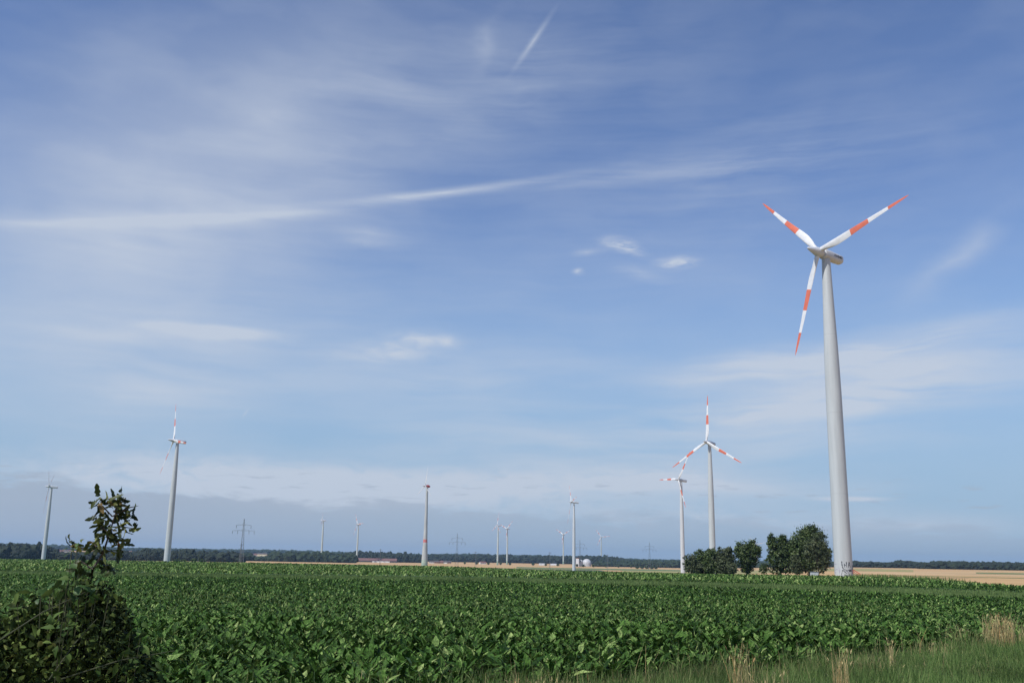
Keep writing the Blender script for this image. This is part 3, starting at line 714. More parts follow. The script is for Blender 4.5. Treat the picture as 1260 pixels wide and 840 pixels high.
for da0, da1 in ((-.22, .22),):
    rows = []
    for hh_ in (1.15, 3.3):
        rr_ = float(np.interp(hh_/H1, [a for a, _ in PROF], [b for _, b in PROF])); rows.append([Vector(((rr_+o_)*math.cos(a0+da), (rr_+o_)*math.sin(a0+da), hh_)) for da, o_ in ((da0, .004), (0, .004), (da1, .004), (da1, .05), (0, .05), (da0, .05))])
    mb.loft(rows)
mb.build('entrance_door', M['galv'], T1)
# flange skirt at foot
mb = MB(); mb.lathe([(2.6, -1), (2.6, .12), (2.3, .12), (2.3, -1)], 36); mb.build('foundation_ring', M['concrete'], T1)
# nacelle lettering on its camera side
cu = bpy.data.curves.new('lettering', 'FONT'); cu.body = 'DEWIND'; cu.size = 1.15; cu.extrude = .01; cu.align_x = 'CENTER'; cu.align_y = 'CENTER'; cu.offset = .03
tmp = bpy.data.objects.new('lettering', cu); COL.objects.link(tmp)
dg = bpy.context.evaluated_depsgraph_get(); me = bpy.data.meshes.new_from_object(tmp.evaluated_get(dg)); COL.objects.unlink(tmp); bpy.data.objects.remove(tmp)
co = np.zeros(len(me.vertices)*3); me.vertices.foreach_get('co', co); co = co.reshape(-1, 3)
Mi = nc1.matrix_local
side_sign = -1 if (Mi.to_3x3() @ Vector((0, 1, 0))).dot(Vector((-b1[0], -b1[1], 0))) < 0 else 1
W_, H_ = 1.32*1.04, 1.3*1.04
new = np.zeros_like(co)
flip = 1 if side_sign < 0 else -1
for i, (a, b, c) in enumerate(co):
    a *= .82; b *= .9; zz = b+.12; s = max(-.98, min(.98, zz/H_)); yv = W_*(1-abs(s)**2.6)**(1/2.6)
    new[i] = (flip*a-3.3, side_sign*(yv+.012+c), zz)
me.vertices.foreach_set('co', new.ravel()); me.update(); me.materials.clear(); me.materials.append(M['letter'])
l_ = link('lettering', me, nc1)
mb = MB(); mb.add([(-.6, side_sign*(W_+.0), -.55), (.35*1, side_sign*(W_+.02), -.75), (-.35, side_sign*(W_+.02), .5)], [(0, 1, 2)]); 
mb.add([(-.6, side_sign*(W_+.03), -.55), (.35*1, side_sign*(W_+.05), -.75), (-.35, side_sign*(W_+.05), .5)], [(0, 1, 2)])
mb.build('emblem', M['white_paint'], nc1)

turbine(873, 547, 701, -46, 0, 33.5, 'tall wind turbine behind the hedge with one blade straight up', ov=3.6)
turbine(838, 592, 1020, -63, 33, 33, 'wind turbine left of the hedge with one blade pointing level to the left', 'box', 'tower_white', ov=3.6)
turbine(218.5, 544.6, 771, -54, 99, 31.5, 'tall wind turbine on the left whose red banded blade lies along its nacelle')
turbine(63.5, 600, 1260, -72, 60, 31, 'slim wind turbine nearest the left border of the picture', 'box')
turbine(706.3, 618.8, 1400, -80, 80, 32, 'white wind turbine standing in the crop in the middle, in front of the white domes', 'box', 'tower_white', ov=4.2)
turbine(525.6, 599, 95/ray(525.6, 599)[2], -60, 4, 27, 'wind turbine with concrete tower, red ring low down and dark red nacelle', 'egg', 'tower_concrete', PROF_C, blade=BLP, nmat='nacelle_red')
turbine(398, 640.5, 2308, -84, 2, 30, 'left one of the two small distant turbines beside the red roofed barn', tow='tower_green')
turbine(441, 645.5, 2537, -54, 87, 31, 'small distant turbine in front of the left end of the red roofed barn', tow='tower_green')
turbine(613, 647, 2428, -66, 6, 32, 'left one of the two distant turbines standing close together', tow='tower_green')
turbine(624.5, 651, 2670, -54, 51, 32, 'right one of the two distant turbines standing close together', tow='tower_green')
turbine(693.3, 658, 3159, -33, 63, 31, 'far small turbine just left of the white turbine in the crop', tow='tower_green')
turbine(739.8, 661, 3402, -18, 84, 31, 'farthest small turbine standing right of the white domes', tow='tower_green')
turbine(931, 670, 3700, -10, 76, 36, 'far turbine hidden behind the free standing round topped tree, one blade tip showing', tow='tower_green', blade=BLW)

# pads at the turbine feet
for pxx, DD, rr_ in ((1038, 270, 9),):
    pass
x0, y0 = spot(521, 1268)
mb = MB(); mb.lathe([(13, -2), (13, .9), (12, 1.0)], 24); o = mb.build('gravel_pad', M['concrete'], None); o.location = (x0-6, y0-8, tz1(x0, y0)-.3); tag(o, kind='structure')

# ------------------------------------------------------------------ pylons
def pylon(px, y_top, D, label, kind='big', group='lattice pylons of the power line'):
    x0, y0 = spot(px, D); z0 = tz1(x0, y0)-.2; H = height_at(px, y_top, D)-z0
    root = empty('power_pylon', (x0, y0, z0), label, 'pylon', group); s = H/50
    az = math.atan2(x0, y0); root.rotation_euler = (0, 0, -az*.6)
    mb = MB(); w0, w1 = (2.1*s, .6*s) if kind == 'big' else (.9, .35)
    t_ = .10 if kind == 'big' else .09
    nseg = 11
    def W(z): u = z/H; return w0*(1-u)**1.25+w1*.6 if kind == 'big' else w0+(w1-w0)*u
    zs = [H*(1-(1-i/nseg)**1.25) for i in range(nseg+1)]
    for i in range(nseg):
        a, b = zs[i], zs[i+1]; wa, wb = W(a), W(b)
        ca = [(sx*wa, sy*wa, a) for sx, sy in ((1, 1), (-1, 1), (-1, -1), (1, -1))]; cb = [(sx*wb, sy*wb, b) for sx, sy in ((1, 1), (-1, 1), (-1, -1), (1, -1))]
        for k in range(4):
            mb.bar(ca[k], cb[k], t_); mb.bar(ca[k], cb[(k+1) % 4], t_*.6); mb.bar(ca[(k+1) % 4], cb[k], t_*.6); mb.bar(cb[k], cb[(k+1) % 4], t_*.6)
    mb.build('mast', M['galv'], root)
    arms = ((.855, 8.2), (.73, 12.2)) if kind == 'big' else ((.93, 2.6), )
    ss = s if kind == 'big' else 1
    for fz, half in arms:
        z = H*fz; h_ = half*ss
        for sg in (-1, 1):
            am = MB(); tip = (sg*h_, 0, z)
            w_ = W(z)
            for sy in (-1, 1):
                am.bar((0, sy*w_, z), tip, t_*.9); am.bar((0, sy*w_, z+1.6*ss), tip, t_*.7)
                for k in range(1, 4):
                    u = k/4; am.bar((sg*h_*u, sy*w_*(1-u), z), (sg*h_*(u-.12), sy*w_*(1-u), z+1.6*ss*(1-u)), t_*.6)
            a_ = am.build('crossarm', M['galv'], root)
            if kind == 'big':
                xs = (h_,) if fz > .8 else (h_, h_*.52)
                for xx in xs:
                    im = MB(); im.tube([(sg*xx, 0, z), (sg*xx, 0, z-3.6*ss)], [.16, .16], 6)
                    for q in range(6): im.tube([(sg*xx, 0, z-.5-q*.5*ss), (sg*xx, 0, z-.62-q*.5*ss)], [.3, .3], 8)
                    im.build('insulator', M['dark'], a_)
    return root
pylon(297.2, 638, 1090, 'tallest and nearest lattice pylon with two crossarms on the left')
pylon(562, 656, 1500, 'lattice pylon right of the concrete turbine')
pylon(713.5, 664, 1800, 'faint lattice pylon rising behind the white domes')
pylon(799.4, 667, 1900, 'faint lattice pylon right of the farthest small turbine')
PG = 'slim masts of the local power line'
pylon(296.3, 668.5, 1350, 'slim small mast standing right behind the tallest pylon', 'small', PG)
pylon(467.8, 675, 1500, 'slim mast in front of the red roofed barn', 'small', PG)
pylon(585.3, 678, 1500, 'slim mast left of the pair of distant turbines', 'small', PG)
pylon(676.5, 678.5, 1500, 'slim mast left of the white turbine in the crop', 'small', PG)
pylon(747.5, 682, 1500, 'slim mast right of the farthest small turbine', 'small', PG)

# ------------------------------------------------------------------ far woods (one mass each)
bm = bmesh.new(); bmesh.ops.create_icosphere(bm, subdivisions=3, radius=1); ICO = np.array([v.co[:] for v in bm.verts]); ICOF = np.array([[v.index for v in f.verts] for f in bm.faces]); bm.free()
def wood(name, tab, D, label, mat, rows=3, cw=7., rowgap=14., jitter=.35):
    """tab: (px, y of the tree tops)"""
    ps = [a for a, _ in tab]; ys = [b for _, b in tab]; s = D/1230
    Vs, Fs = [], []; b = 0
    for r_ in range(rows):
        DD = D+r_*rowgap; px = ps[0]
        while px < ps[-1]:
            yt = float(np.interp(px, ps, ys))
            x0, y0 = spot(px, DD); x0 = float(x0); z0 = tz1(x0, y0); top = height_at(px, yt, D)
            h = max(3., (top-z0)*random.uniform(1-jitter, 1.06)*(1 if r_ else .9)); w_ = cw*random.choice((.55, .8, 1, 1.3, 1.9)); w_ = min(w_, h*1.3)
            v = ICO.copy(); ph = RNG.random(3)*9
            lump = 1+.16*np.sin(v[:, 0]*5+ph[0])*np.sin(v[:, 2]*5+ph[1])+.10*np.sin(v[:, 1]*9+v[:, 2]*8+ph[2])+RNG.normal(size=len(v))*.055
            v = v*lump[:, None]*[w_, w_, h*.56]; v[:, 2] += h*.44
            v += [x0+random.uniform(-2, 2), y0+random.uniform(-4, 4), z0]
            Vs.append(v); Fs.append(ICOF+b); b += len(v); px += w_*random.uniform(.7, 1.25)/s
    o = link(name, np_mesh(name, np.concatenate(Vs), np.concatenate(Fs), False), None, mat)
    return tag(o, label, 'wood', kind='stuff')
wood('far_wood', [(-300, 667), (0, 667.5), (100, 671), (160, 673.2), (250, 674.6), (330, 675.6), (420, 678), (520, 681), (560, 680.5), (650, 682.3), (700, 683.3), (770, 686.5), (840, 688.3), (900, 688.8), (1000, 689.5), (1060, 691), (1500, 698)], 5200, 'bluish wooded ridge on the far horizon', M['wood2'], 2, 18, 60, .12)
wood('wood', [(-300, 666), (0, 668.5), (20, 668), (55, 669)], 1500, 'dark wood at the left border behind the slim turbine', M['wood'], 4, 6)
wood('wood', [(55, 671), (66, 672.5), (70, 678), (98, 680)], 1520, 'low dark treeline in front of the village roofs', M['wood'], 3, 5)
wood('wood', [(96, 678), (130, 678), (152, 677), (172, 677), (178, 674.5), (194, 674), (197, 678), (212, 675.5), (236, 675), (242, 677), (262, 678), (300, 678)], 1600, 'dark wood behind the tall left turbine', M['wood'], 4, 6)
wood('wood', [(296, 679), (308, 680), (312, 683), (332, 683.3), (338, 678), (352, 676.5), (365, 678), (392, 677.5), (415, 680), (430, 678.5), (437, 681)], 2150, 'green brown wood between the tallest pylon and the barn', M['wood2'], 4, 7)
wood('wood', [(430, 678), (452, 677.5), (458, 676.5), (465, 679), (480, 679.5), (497, 678.5), (505, 680.5), (522, 683)], 2700, 'dark wood behind the red roofed barn', M['wood'], 3, 8)
wood('wood', [(515, 682), (530, 681), (560, 682), (600, 681.8), (650, 683), (700, 683.6), (745, 683.2), (762, 684.8), (778, 688)], 3300, 'long dark blue wood behind the pair of distant turbines', M['wood'], 3, 10, 20, .2)
wood('wood', [(735, 689), (770, 688.6), (800, 688.3), (820, 688.5), (850, 689.6), (900, 691), (950, 692), (1040, 693)], 2500, 'green wood behind the row of small round trees', M['wood2'], 3, 7)
wood('wood', [(1028, 690.5), (1050, 689.8), (1075, 690.3), (1090, 691.5), (1100, 691), (1104, 689.2), (1119, 689), (1123, 691), (1136, 690.6)], 2100, 'dark wood on the horizon just right of the largest turbine', M['wood'], 3, 7, 14, .25)
wood('wood', [(1134, 691.8), (1141, 691.5), (1150, 690), (1165, 689.7), (1180, 690.6), (1210, 691), (1300, 692), (1700, 697)], 1950, 'long dark wood reaching the right border', M['wood'], 3, 6.5, 12, .12)

# small individual trees on the plain
def small_crown():
    P = rdir(420)*(RNG.random(420)**.3)[:, None]*[1, 1, .95]; P[:, 2] += 1.15
    V, Q, rr = cards(P, rdir(420), rdir(420, .4), .28, .24, [.6, 1, .3], .2, 1, 0, RNG.random(420))
    return np_mesh('crown', V, Q, False, rr)
SC = small_crown(); SC.materials.append(M['tree'])
mb = MB(); mb.tube([(0, 0, -.3), (0, 0, 1.1)], [.09, .06], 6); ST = mb.mesh('trunk'); ST.materials.append(M['bark'])
def small_tree(px, D, w, h, label, group, name='roadside_tree'):
    x0, y0 = spot(px, D); r_ = empty(name, (x0, y0, tz1(x0, y0)), label, 'tree' if 'tree' in name else 'bush', group)
    c = link('crown', SC, r_); c.scale = (w/2, w/2, h/2.1); t = link('trunk', ST, r_); t.scale = (w/2, w/2, h/2.1)
    c.rotation_euler = (0, 0, random.random()*6)
RG = 'small round trees along the far farm road'
for px, lab in ((572, 'first round roadside tree right of the concrete turbine, below the second pylon'), (586.5, 'round roadside tree at the foot of the slim mast left of the turbine pair'), (601, 'round roadside tree between the slim mast and the turbine pair'),
                (616, 'round roadside tree at the foot of the left turbine of the pair'), (627.5, 'round roadside tree at the foot of the right turbine of the pair'), (656, 'lone round roadside tree right of the turbine pair'), (671.5, 'round roadside tree left of the slim mast by the white sheds'),
                (686.5, 'round roadside tree left of the far small turbine foot'), (710, 'round roadside tree touching the tower of the white turbine in the crop'), (717.5, 'round roadside tree right below the white dome'),
                (730, 'round roadside tree between the white dome and the farthest turbine'), (745.5, 'round roadside tree right of the farthest turbine foot'), (761, 'second round roadside tree right of the farthest turbine'), (776.5, 'darker round roadside tree at the left end of the dark bush row')):
    small_tree(px, 2400 if px < 700 else 2250, random.uniform(5.5, 7.5), random.uniform(5.5, 7.5), lab, RG)
for i, (px, w_, h_) in enumerate(((784, 8, 4.5), (790, 9, 5), (796, 8, 4.5), (802, 9, 5), (807, 7, 4))):
    small_tree(px, 2050, w_, h_, ['leftmost low dark bush of the row beside the faint right pylon', 'second low dark bush from the left in the row by the right pylon', 'middle low dark bush of the row, left of the right pylon', 'low dark bush just right of the right pylon foot', 'rightmost low dark bush of the row by the right pylon'][i], 'low dark bushes by the right pylon', 'field_bush')
for px, D, w_, h_, lab in ((239, 900, 5.2, 3.6, 'dark shrub at the crop edge right of the tall left turbine'), (248, 905, 4.6, 3.4, 'second dark shrub at the crop edge nearer the tallest pylon'), (218, 1000, 7, 3.2, 'low bush right beside the foot of the tall left turbine'), (226, 1000, 6, 3, 'low bush between the tall left turbine and the dark shrubs'),
                           (254.5, 1600, 5, 4, 'small bush standing on the stubble right of the dark shrubs'), (283, 1700, 8, 3.5, 'flat bush on the stubble left of the tallest pylon')):
    small_tree(px, D, w_, h_, lab, 'shrubs at the left edge of the crop', 'field_bush')

# ------------------------------------------------------------------ houses, barn, domes
def house(px, D, w, d, hw, hr, label, wall, roof, name='house', cat='house', group=None, rot=0., nwin=3, z=None, chim=True):
    x0, y0 = spot(px, D); z0 = tz1(x0, y0) if z is None else z
    r_ = empty(name, (x0, y0, z0), label, cat, group); r_.rotation_euler = (0, 0, rot)
    mb = MB(); a, b = w/2, d/2
    mb.add([(-a, -b, -2), (a, -b, -2), (a, b, -2), (-a, b, -2), (-a, -b, hw), (a, -b, hw), (a, b, hw), (-a, b, hw), (-a, 0, hw+hr), (a, 0, hw+hr)],
           [(0, 1, 5, 4), (2, 3, 7, 6), (1, 2, 6, 9, 5), (3, 0, 4, 8, 7), (4, 5, 9, 8), (6, 7, 8, 9), (0, 3, 2, 1)])
    mb.build('wall', wall, r_)
    mb = MB(); e = .5; k = hr/b
    for s_ in (-1, 1):
        q = [(-a-e, s_*(b+e), hw-k*e+.1), (a+e, s_*(b+e), hw-k*e+.1), (a+e, 0, hw+hr+.1), (-a-e, 0, hw+hr+.1)]
        mb.add(q+[(x, y, z_+.25) for x, y, z_ in q], [(0, 1, 2, 3), (4, 7, 6, 5), (0, 4, 5, 1), (1, 5, 6, 2), (2, 6, 7, 3), (3, 7, 4, 0)])
    ro = mb.build('roof', roof, r_)
    if chim: mb = MB(); mb.box(a*.4, a*.4+.8, -.4, .4, hw+hr-.3, hw+hr+1.3); mb.build('chimney', M['brick'], ro)
    for i in range(nwin):
        xx = -a+w*(i+.5)/nwin; mb = MB(); mb.box(xx-.6, xx+.6, -b-.04, -b+.02, hw*.4, hw*.4+1.3); mb.build('window', M['glass'], r_)
    return r_
VG = 'village houses far on the left'
for px, D, wl, rf, lab in ((71.5, 3550, 'plaster_white', 'roof_red', 'leftmost red roofed village house right of the slim left turbine'), (75, 3400, 'plaster', 'roof_red', 'red roofed house second from the left in the village'),
                       (78.5, 3600, 'brick', 'roof_red', 'brick house in the middle of the village'), (81.5, 3450, 'plaster_white', 'roof_dark', 'dark roofed white house in the village'), (84.5, 3600, 'plaster_white', 'roof_red', 'rightmost red roofed village house left of the sapling'),
                       (154, 3500, 'plaster_white', 'roof_dark', 'white house showing between sapling and tall left turbine'), (160.5, 3550, 'plaster', 'roof_red', 'cream house just right of the white one beyond the sapling'), (309.5, 3500, 'plaster_white', 'roof_dark', 'white house right of the tallest pylon'), (313.5, 3550, 'plaster_white', 'roof_red', 'small white house between the pylon and the cream building')):
    house(px, D, 13, 9, 6.5, 4.5, lab, M[wl], M[rf], group=VG, rot=random.uniform(-.5, .5))
house(322.5, 3300, 28, 12, 8, 4, 'wide cream building among the trees right of the tallest pylon', M['plaster'], M['roof_dark'], 'building', 'building', nwin=6, z=height_at(322.5, 684.6, 3300))
bn = house(461, 2580, 114, 17, 4.2, 5.6, 'long farm barn with dull red roof beyond the stubble', M['roof_dark'], M['roof_red'], 'barn', 'barn', nwin=0, chim=False)
mb = MB(); mb.box(-4, 40, -13, -8.6, -1, 3.2); mb.build('annex', M['plaster_white'], bn)
HG = 'farmsteads beyond the concrete turbine'
for px, w_, wl, rf, lab in ((531, 14, 'plaster_white', 'roof_dark', 'white gabled farmhouse right of the concrete turbine'), (536.5, 18, 'brick', 'roof_dark', 'brown farmhouse second from the concrete turbine'), (542, 16, 'brick', 'roof_red', 'brick farmhouse in the middle of the farmsteads'),
                        (547.5, 14, 'plaster_white', 'roof_dark', 'white house fourth from the concrete turbine'), (552, 14, 'brick', 'roof_dark', 'small brown house at the right end of the farmsteads'), (594, 16, 'plaster_white', 'roof_red', 'red roofed house in front of the wood left of the turbine pair'), (484, 16, 'brick', 'roof_red', 'brick house joined to the right end of the barn')):
    house(px, 2650, w_, 10, 3.5, 3.2, lab, M[wl], M[rf], group=HG, rot=random.uniform(-.4, .4))
SG = 'white sheds by the slim mast'
house(667, 2600, 15, 7, 3.2, 1.3, 'left one of two low white sheds by the slim mast', M['plaster_white'], M['pale_face'], 'shed', 'shed', SG, nwin=0, chim=False)
house(681, 2600, 15, 7, 3.2, 1.3, 'right one of two low white sheds by the slim mast', M['plaster_white'], M['pale_face'], 'shed', 'shed', SG, nwin=0, chim=False)
# gas dome and white tank hall
def dome(px, D, r_, hcyl, rise, label):
    x0, y0 = spot(px, D); z0 = tz1(x0, y0); e_ = empty('gas_dome', (x0, y0, z0), label, 'storage tank', 'white domes at the biogas plant')
    mb = MB(); mb.lathe([(r_, -2), (r_, hcyl)], 40); mb.build('tank_wall', M['white_paint'], e_, True)
    mb = MB(); pr = [(r_+.2, hcyl)]+[((r_)*math.cos(a), hcyl+.05+rise*math.sin(a)) for a in [R(i*9) for i in range(0, 10)]]; pr[-1] = (.3, hcyl+rise); mb.lathe(pr, 40); mb.build('dome_roof', M['white_paint'], e_, True)
dome(722, 2500, 11.5, 7, 11.5, 'larger white gas dome right of the white turbine in the crop')
dome(714, 2480, 7, 11, 5.5, 'smaller white dome on a tall drum, half behind the white turbine tower')
x0, y0 = spot(710.5, 2470); e_ = empty('silo_tower', (x0, y0, tz1(x0, y0)), 'pale block silo with flat brown top touching the white turbine tower', 'silo')
mb = MB(); mb.box(-3.8, 3.8, -3.5, 3.5, -2, 19); mb.build('body', M['pale_face'], e_)
mb = MB(); mb.box(-4.5, 4.5, -4, 4, 19, 20.6); mb.build('roof', M['roof_red'], e_)
mb = MB(); mb.tube([(3.6, -1, 17), (9, -1, 11)], [.9, .9], 8); mb.build('conveyor', M['dark'], e_)

# ------------------------------------------------------------------ haze
hz_m = bpy.data.materials.new('haze_air'); hz_m.use_nodes = True; nt = hz_m.node_tree; nt.nodes.remove(nt.nodes['Principled BSDF'])
pv = N(nt, 'ShaderNodeVolumePrincipled'); pv.inputs['Color'].default_value = (.45, .70, 1, 1); pv.inputs['Density'].default_value = 5.5e-5; pv.inputs['Anisotropy'].default_value = .2
nt.links.new(pv.outputs[0], nt.nodes['Material Output'].inputs['Volume'])
mb = MB(); mb.box(-14500, 14500, -14500, 14500, -13.5, 165)
hzo = mb.build('haze', hz_m); tag(hzo, 'thin bluish summer haze over the plain', 'haze', kind='stuff')

# ------------------------------------------------------------------ sun and sky
SUN_EL = R(50); SAZ = R(180+50)     # measured clockwise from +Y: behind the camera, to the left
sd = Vector((math.sin(SAZ)*math.cos(SUN_EL), math.cos(SAZ)*math.cos(SUN_EL), math.sin(SUN_EL)))
sl = bpy.data.lights.new('sun', 'SUN'); so_ = bpy.data.objects.new('sun', sl); COL.objects.link(so_)
sl.energy = 4.6; sl.angle = R(.53); sl.color = (1, .965, .91)
so_.rotation_euler = sd.to_track_quat('Z', 'Y').to_euler(); so_.location = (0, 0, 60)
wd = bpy.data.worlds.new('World'); scene.world = wd; wd.use_nodes = True; nt = wd.node_tree
bg = nt.nodes['Background']; wo_ = nt.nodes['World Output']
sky = N(nt, 'ShaderNodeTexSky'); sky.sky_type = 'NISHITA'; sky.sun_disc = False; sky.sun_elevation = SUN_EL; sky.sun_rotation = SAZ
sky.air_density = 1.0; sky.dust_density = .15; sky.ozone_density = 2.5
L_ = nt.links
def mth(op, a, b=None, c=None, clamp=False):
    n = N(nt, 'ShaderNodeMath', operation=op, use_clamp=clamp)
    for i, v in enumerate((a, b, c)):
        if v is None: continue
        if isinstance(v, (int, float)): n.inputs[i].default_value = v
        else: L_.new(v, n.inputs[i])
    return n.outputs[0]
tc = N(nt, 'ShaderNodeTexCoord'); sp = N(nt, 'ShaderNodeSeparateXYZ'); L_.new(tc.outputs['Generated'], sp.inputs[0])
azn = mth('MULTIPLY', mth('ARCTAN2', sp.outputs[0], sp.outputs[1]), 57.2958)
eln = mth('MULTIPLY', mth('ARCSINE', sp.outputs[2]), 57.2958)
cb = N(nt, 'ShaderNodeCombineXYZ'); L_.new(azn, cb.inputs[0]); L_.new(eln, cb.inputs[1])
def vnoise(vec, scale, detail=5, rough=.55, dist=0, sc=(1, 1, 1), rot=0):
    mp = N(nt, 'ShaderNodeMapping'); mp.inputs['Scale'].default_value = sc; mp.inputs['Rotation'].default_value = (0, 0, rot); L_.new(vec, mp.inputs[0])
    no = N(nt, 'ShaderNodeTexNoise'); no.inputs['Scale'].default_value = scale; no.inputs['Detail'].default_value = detail; no.inputs['Roughness'].default_value = rough; no.inputs['Distortion'].default_value = dist
    L_.new(mp.outputs[0], no.inputs[0]); return no
wn = vnoise(cb.outputs[0], .22, 4, .55, 0, (.6, 1.4, 1))
wv = N(nt, 'ShaderNodeVectorMath', operation='SUBTRACT'); L_.new(wn.outputs['Color'], wv.inputs[0]); wv.inputs[1].default_value = (.5, .5, .5)
ws = N(nt, 'ShaderNodeVectorMath', operation='MULTIPLY'); L_.new(wv.outputs[0], ws.inputs[0]); ws.inputs[1].default_value = (4, 1.3, 0)
wa = N(nt, 'ShaderNodeVectorMath', operation='ADD'); L_.new(cb.outputs[0], wa.inputs[0]); L_.new(ws.outputs[0], wa.inputs[1]); WARP = wa.outputs[0]
def azel(px, y):
    d = ray(px, y); return math.degrees(math.atan2(d[0], d[1])), math.degrees(math.atan(d[2]))
fib = vnoise(WARP, .6, 6, .52, .2, (.14, 1.3, 1), R(-9)); FIB = fib.outputs[0]
fib3 = vnoise(WARP, .8, 9, .62, .1, (.085, 1.25, 1), R(-11)); FIB3 = fib3.outputs[0]
fib2 = vnoise(WARP, .26, 5, .5, .2, (.5, 1.3, 1), R(8)); FIB2 = fib2.outputs[0]
puf = vnoise(WARP, 1.3, 8, .6, .5, (.45, 1.3, 1)); PUF = puf.outputs[0]
acc = None
def streak(p0, p1, wpx, s, tex=None, lo=.3, hi=.7, warp=True, ext=1.15):
    """soft elongated cloud between two sky directions"""
    global acc
    a0, e0 = azel(*p0); a1, e1 = azel(*p1); cx_, cy_ = (a0+a1)/2, (e0+e1)/2
    ln = math.hypot(a1-a0, e1-e0)/2*ext+.01; ang = math.atan2(e1-e0, a1-a0)
    mp = N(nt, 'ShaderNodeMapping', vector_type='TEXTURE'); mp.inputs['Location'].default_value = (cx_, cy_, 0); mp.inputs['Rotation'].default_value = (0, 0, ang); mp.inputs['Scale'].default_value = (ln, wpx/20.9, 1)
    L_.new(WARP if warp else cb.outputs[0], mp.inputs[0])
    g_ = N(nt, 'ShaderNodeTexGradient', gradient_type='QUADRATIC_SPHERE'); L_.new(mp.outputs[0], g_.inputs[0]); v = g_.outputs[1]
    if tex is not None:
        mr = N(nt, 'ShaderNodeMapRange', clamp=True); L_.new(tex, mr.inputs[0]); mr.inputs[1].default_value = lo; mr.inputs[2].default_value = hi; mr.inputs[3].default_value = .12; mr.inputs[4].default_value = 1
        v = mth('MULTIPLY', v, mr.outputs[0])
    v = mth('MULTIPLY', v, s); acc = v if acc is None else mth('ADD', acc, v)
# broad veils
streak((-350, 330), (520, 255), 330, .80, FIB2, -.9, 1.1)
streak((-250, 420), (420, 400), 150, .3, FIB, .2, .7)
streak((300, 330), (1300, 300), 170, .22, FIB3, .1, .8)
streak((-100, 200), (700, 30), 260, .6, FIB2, -.6, 1.)
streak((200, 130), (1000, 20), 150, .35, FIB3, .3, .7)
streak((-300, 330), (700, 160), 170, .26, FIB3, .3, .7)
streak((-300, 450), (800, 330), 130, .28, FIB3, .3, .7)
streak((500, 260), (1400, 90), 130, .28, FIB3, .38, .68)
streak((-250, 490), (560, 440), 120, .5, FIB, .3, .65)
streak((250, 480), (900, 450), 90, .6, FIB, .3, .62)
streak((200, 545), (1100, 525), 60, .55, FIB, .35, .62)
streak((600, 525), (1500, 410), 110, .55, FIB, .35, .62)
streak((700, 476), (1420, 366), 34, 1.25, FIB3, .3, .56)
streak((760, 470), (1500, 420), 46, .9, FIB, .35, .58)
streak((660, 530), (1420, 452), 30, 1.1, FIB, .35, .58)
streak((620, 560), (1300, 520), 40, .4, FIB, .35, .62)
streak((1090, 400), (1270, 230), 34, .45, FIB2, .1, .7)
# long bright streak across the upper middle
streak((-300, 266), (560, 243), 22, .42, FIB3, -.2, .6, False)
streak((-200, 270), (560, 241), 8, .40, FIB3, .1, .55, False)
streak((300, 256), (780, 201), 10, .75, FIB3, 0, .6, False)
streak((420, 246), (1000, 180), 24, .2, FIB3, .2, .6, False)
streak((600, 218), (1200, 150), 26, .22, FIB3, .3, .6, False)
# vertical wisps near the top
streak((560, 110), (635, -20), 22, .22, FIB2); streak((622, 100), (690, 0), 7, .45, None, warp=False)
# single clouds
streak((370, 272), (545, 302), 24, .32, FIB3, .1, .7); streak((390, 296), (530, 300), 12, .3, PUF, .2, .6)
streak((100, 394), (380, 414), 12, 1.1, FIB, .2, .5); streak((190, 412), (350, 414), 9, .7, PUF, .2, .5)
streak((370, 440), (590, 420), 28, .8, PUF, .25, .6); streak((455, 408), (590, 424), 17, .9, PUF, .2, .6); streak((540, 412), (575, 432), 12, .5, PUF, .3, .5)
streak((742, 298), (812, 316), 15, 1.5, PUF, .38, .6); streak((690, 314), (770, 312), 7, .5, FIB, .3, .6); streak((802, 330), (870, 321), 12, 1.2, PUF, .38, .6); streak((703, 334), (726, 334), 5, .7, PUF, .2, .5)
streak((740, 330), (840, 345), 14, .4, FIB3, .3, .6)
streak((296, 516), (308, 500), 3, .35, None, warp=False)
streak((980, 613), (1115, 614), 5, 1.4, FIB, .1, .4, False)
# bright band above the horizon bank
streak((-200, 560), (500, 590), 48, .8, PUF, .3, .6)
streak((-100, 586), (900, 606), 50, 1.7, PUF, .1, .5)
streak((350, 560), (1350, 610), 60, .5, FIB, .25, .6)
streak((900, 640), (1400, 650), 26, .5, FIB, .25, .6)
streak((500, 585), (1150, 600), 34, .7, FIB, .2, .6)
streak((150, 600), (640, 618), 26, .9, FIB, .2, .6)
streak((400, 590), (1000, 580), 30, .6, PUF, .3, .65)
streak((450, 622), (1300, 650), 34, .7, PUF, .2, .6)
streak((-60, 612), (110, 612), 6, .8, PUF, .3, .6)
# general faint fibre everywhere
gen = N(nt, 'ShaderNodeMapRange', clamp=True); L_.new(FIB2, gen.inputs[0]); gen.inputs[1].default_value = .4; gen.inputs[2].default_value = .7; gen.inputs[3].default_value = 0; gen.inputs[4].default_value = .10
acc = mth('ADD', acc, gen.outputs[0]); acc = mth('MINIMUM', acc, .86)
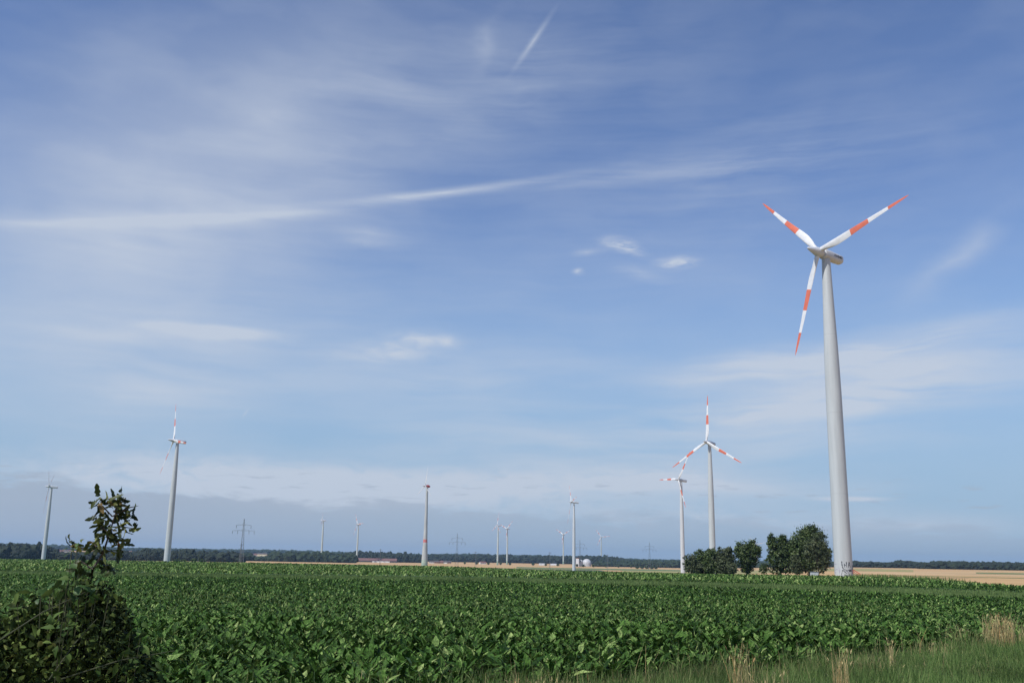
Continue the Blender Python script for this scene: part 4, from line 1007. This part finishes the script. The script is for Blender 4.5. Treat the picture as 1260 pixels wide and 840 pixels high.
# low grey-blue bank
bn_ = vnoise(cb.outputs[0], .5, 6, .6, .2, (.35, 1.6, 1)); edge_h = mth('MULTIPLY_ADD', bn_.outputs[0], 3.6, -1.1)
azr = N(nt, 'ShaderNodeMapRange', clamp=True); L_.new(azn, azr.inputs[0]); azr.inputs[1].default_value = -28; azr.inputs[2].default_value = 28; azr.inputs[3].default_value = 3.0; azr.inputs[4].default_value = 1.4
lim = mth('ADD', edge_h, azr.outputs[0])
bank = N(nt, 'ShaderNodeMapRange', clamp=True, interpolation_type='SMOOTHSTEP'); L_.new(mth('SUBTRACT', lim, eln), bank.inputs[0]); bank.inputs[1].default_value = -.15; bank.inputs[2].default_value = .4; bank.inputs[3].default_value = 0
bst = N(nt, 'ShaderNodeMapRange', clamp=True); L_.new(azn, bst.inputs[0]); bst.inputs[1].default_value = -20; bst.inputs[2].default_value = 12; bst.inputs[3].default_value = .95; bst.inputs[4].default_value = .45; L_.new(bst.outputs[0], bank.inputs[4])
wsp = vnoise(cb.outputs[0], 1.5, 5, .5, 0, (.3, 2.2, 1))
wm = N(nt, 'ShaderNodeMapRange', clamp=True); L_.new(wsp.outputs[0], wm.inputs[0]); wm.inputs[1].default_value = .60; wm.inputs[2].default_value = .70; wm.inputs[3].default_value = 0; wm.inputs[4].default_value = .6
wz = N(nt, 'ShaderNodeMapRange', clamp=True); L_.new(mth('ABSOLUTE', mth('SUBTRACT', eln, 3.6)), wz.inputs[0]); wz.inputs[1].default_value = .6; wz.inputs[2].default_value = 1.5; wz.inputs[3].default_value = 1; wz.inputs[4].default_value = 0
wisp_ = mth('MULTIPLY', wm.outputs[0], wz.outputs[0]); bankf = mth('MAXIMUM', bank.outputs[0], wisp_)
tint = N(nt, 'ShaderNodeMix', data_type='RGBA', blend_type='MULTIPLY'); tint.inputs[0].default_value = 1; L_.new(sky.outputs[0], tint.inputs[6]); tint.inputs[7].default_value = (.90, .93, 1.10, 1)
L_.new(tint.outputs[2], bg.inputs[0]); bg.inputs[1].default_value = .12
cl = N(nt, 'ShaderNodeBackground'); cl.inputs[0].default_value = (.575, .635, .735, 1); cl.inputs[1].default_value = 1.0
bk = N(nt, 'ShaderNodeBackground'); bk.inputs[0].default_value = (.385, .46, .57, 1); bk.inputs[1].default_value = 1.0
vl = N(nt, 'ShaderNodeBackground'); vl.inputs[0].default_value = (.30, .46, .64, 1)
vr = N(nt, 'ShaderNodeMapRange', clamp=True, interpolation_type='SMOOTHSTEP'); L_.new(eln, vr.inputs[0]); vr.inputs[1].default_value = 1; vr.inputs[2].default_value = 22; vr.inputs[3].default_value = .9; vr.inputs[4].default_value = 0
m0 = N(nt, 'ShaderNodeMixShader'); L_.new(vr.outputs[0], m0.inputs[0]); L_.new(bg.outputs[0], m0.inputs[1]); L_.new(vl.outputs[0], m0.inputs[2])
m1 = N(nt, 'ShaderNodeMixShader'); L_.new(acc, m1.inputs[0]); L_.new(m0.outputs[0], m1.inputs[1]); L_.new(cl.outputs[0], m1.inputs[2])
m2 = N(nt, 'ShaderNodeMixShader'); L_.new(bankf, m2.inputs[0]); L_.new(m1.outputs[0], m2.inputs[1]); L_.new(bk.outputs[0], m2.inputs[2])
L_.new(m2.outputs[0], wo_.inputs['Surface'])
wd.cycles.sampling_method = 'MANUAL'; wd.cycles.sample_map_resolution = 512

scene.view_settings.view_transform = 'Standard'; scene.view_settings.look = 'None'; scene.view_settings.gamma = 1; scene.view_settings.use_curve_mapping = False
scene.view_settings.exposure = 0.0
scene.cycles.max_bounces = 6; scene.cycles.transparent_max_bounces = 8; scene.cycles.volume_bounces = 0
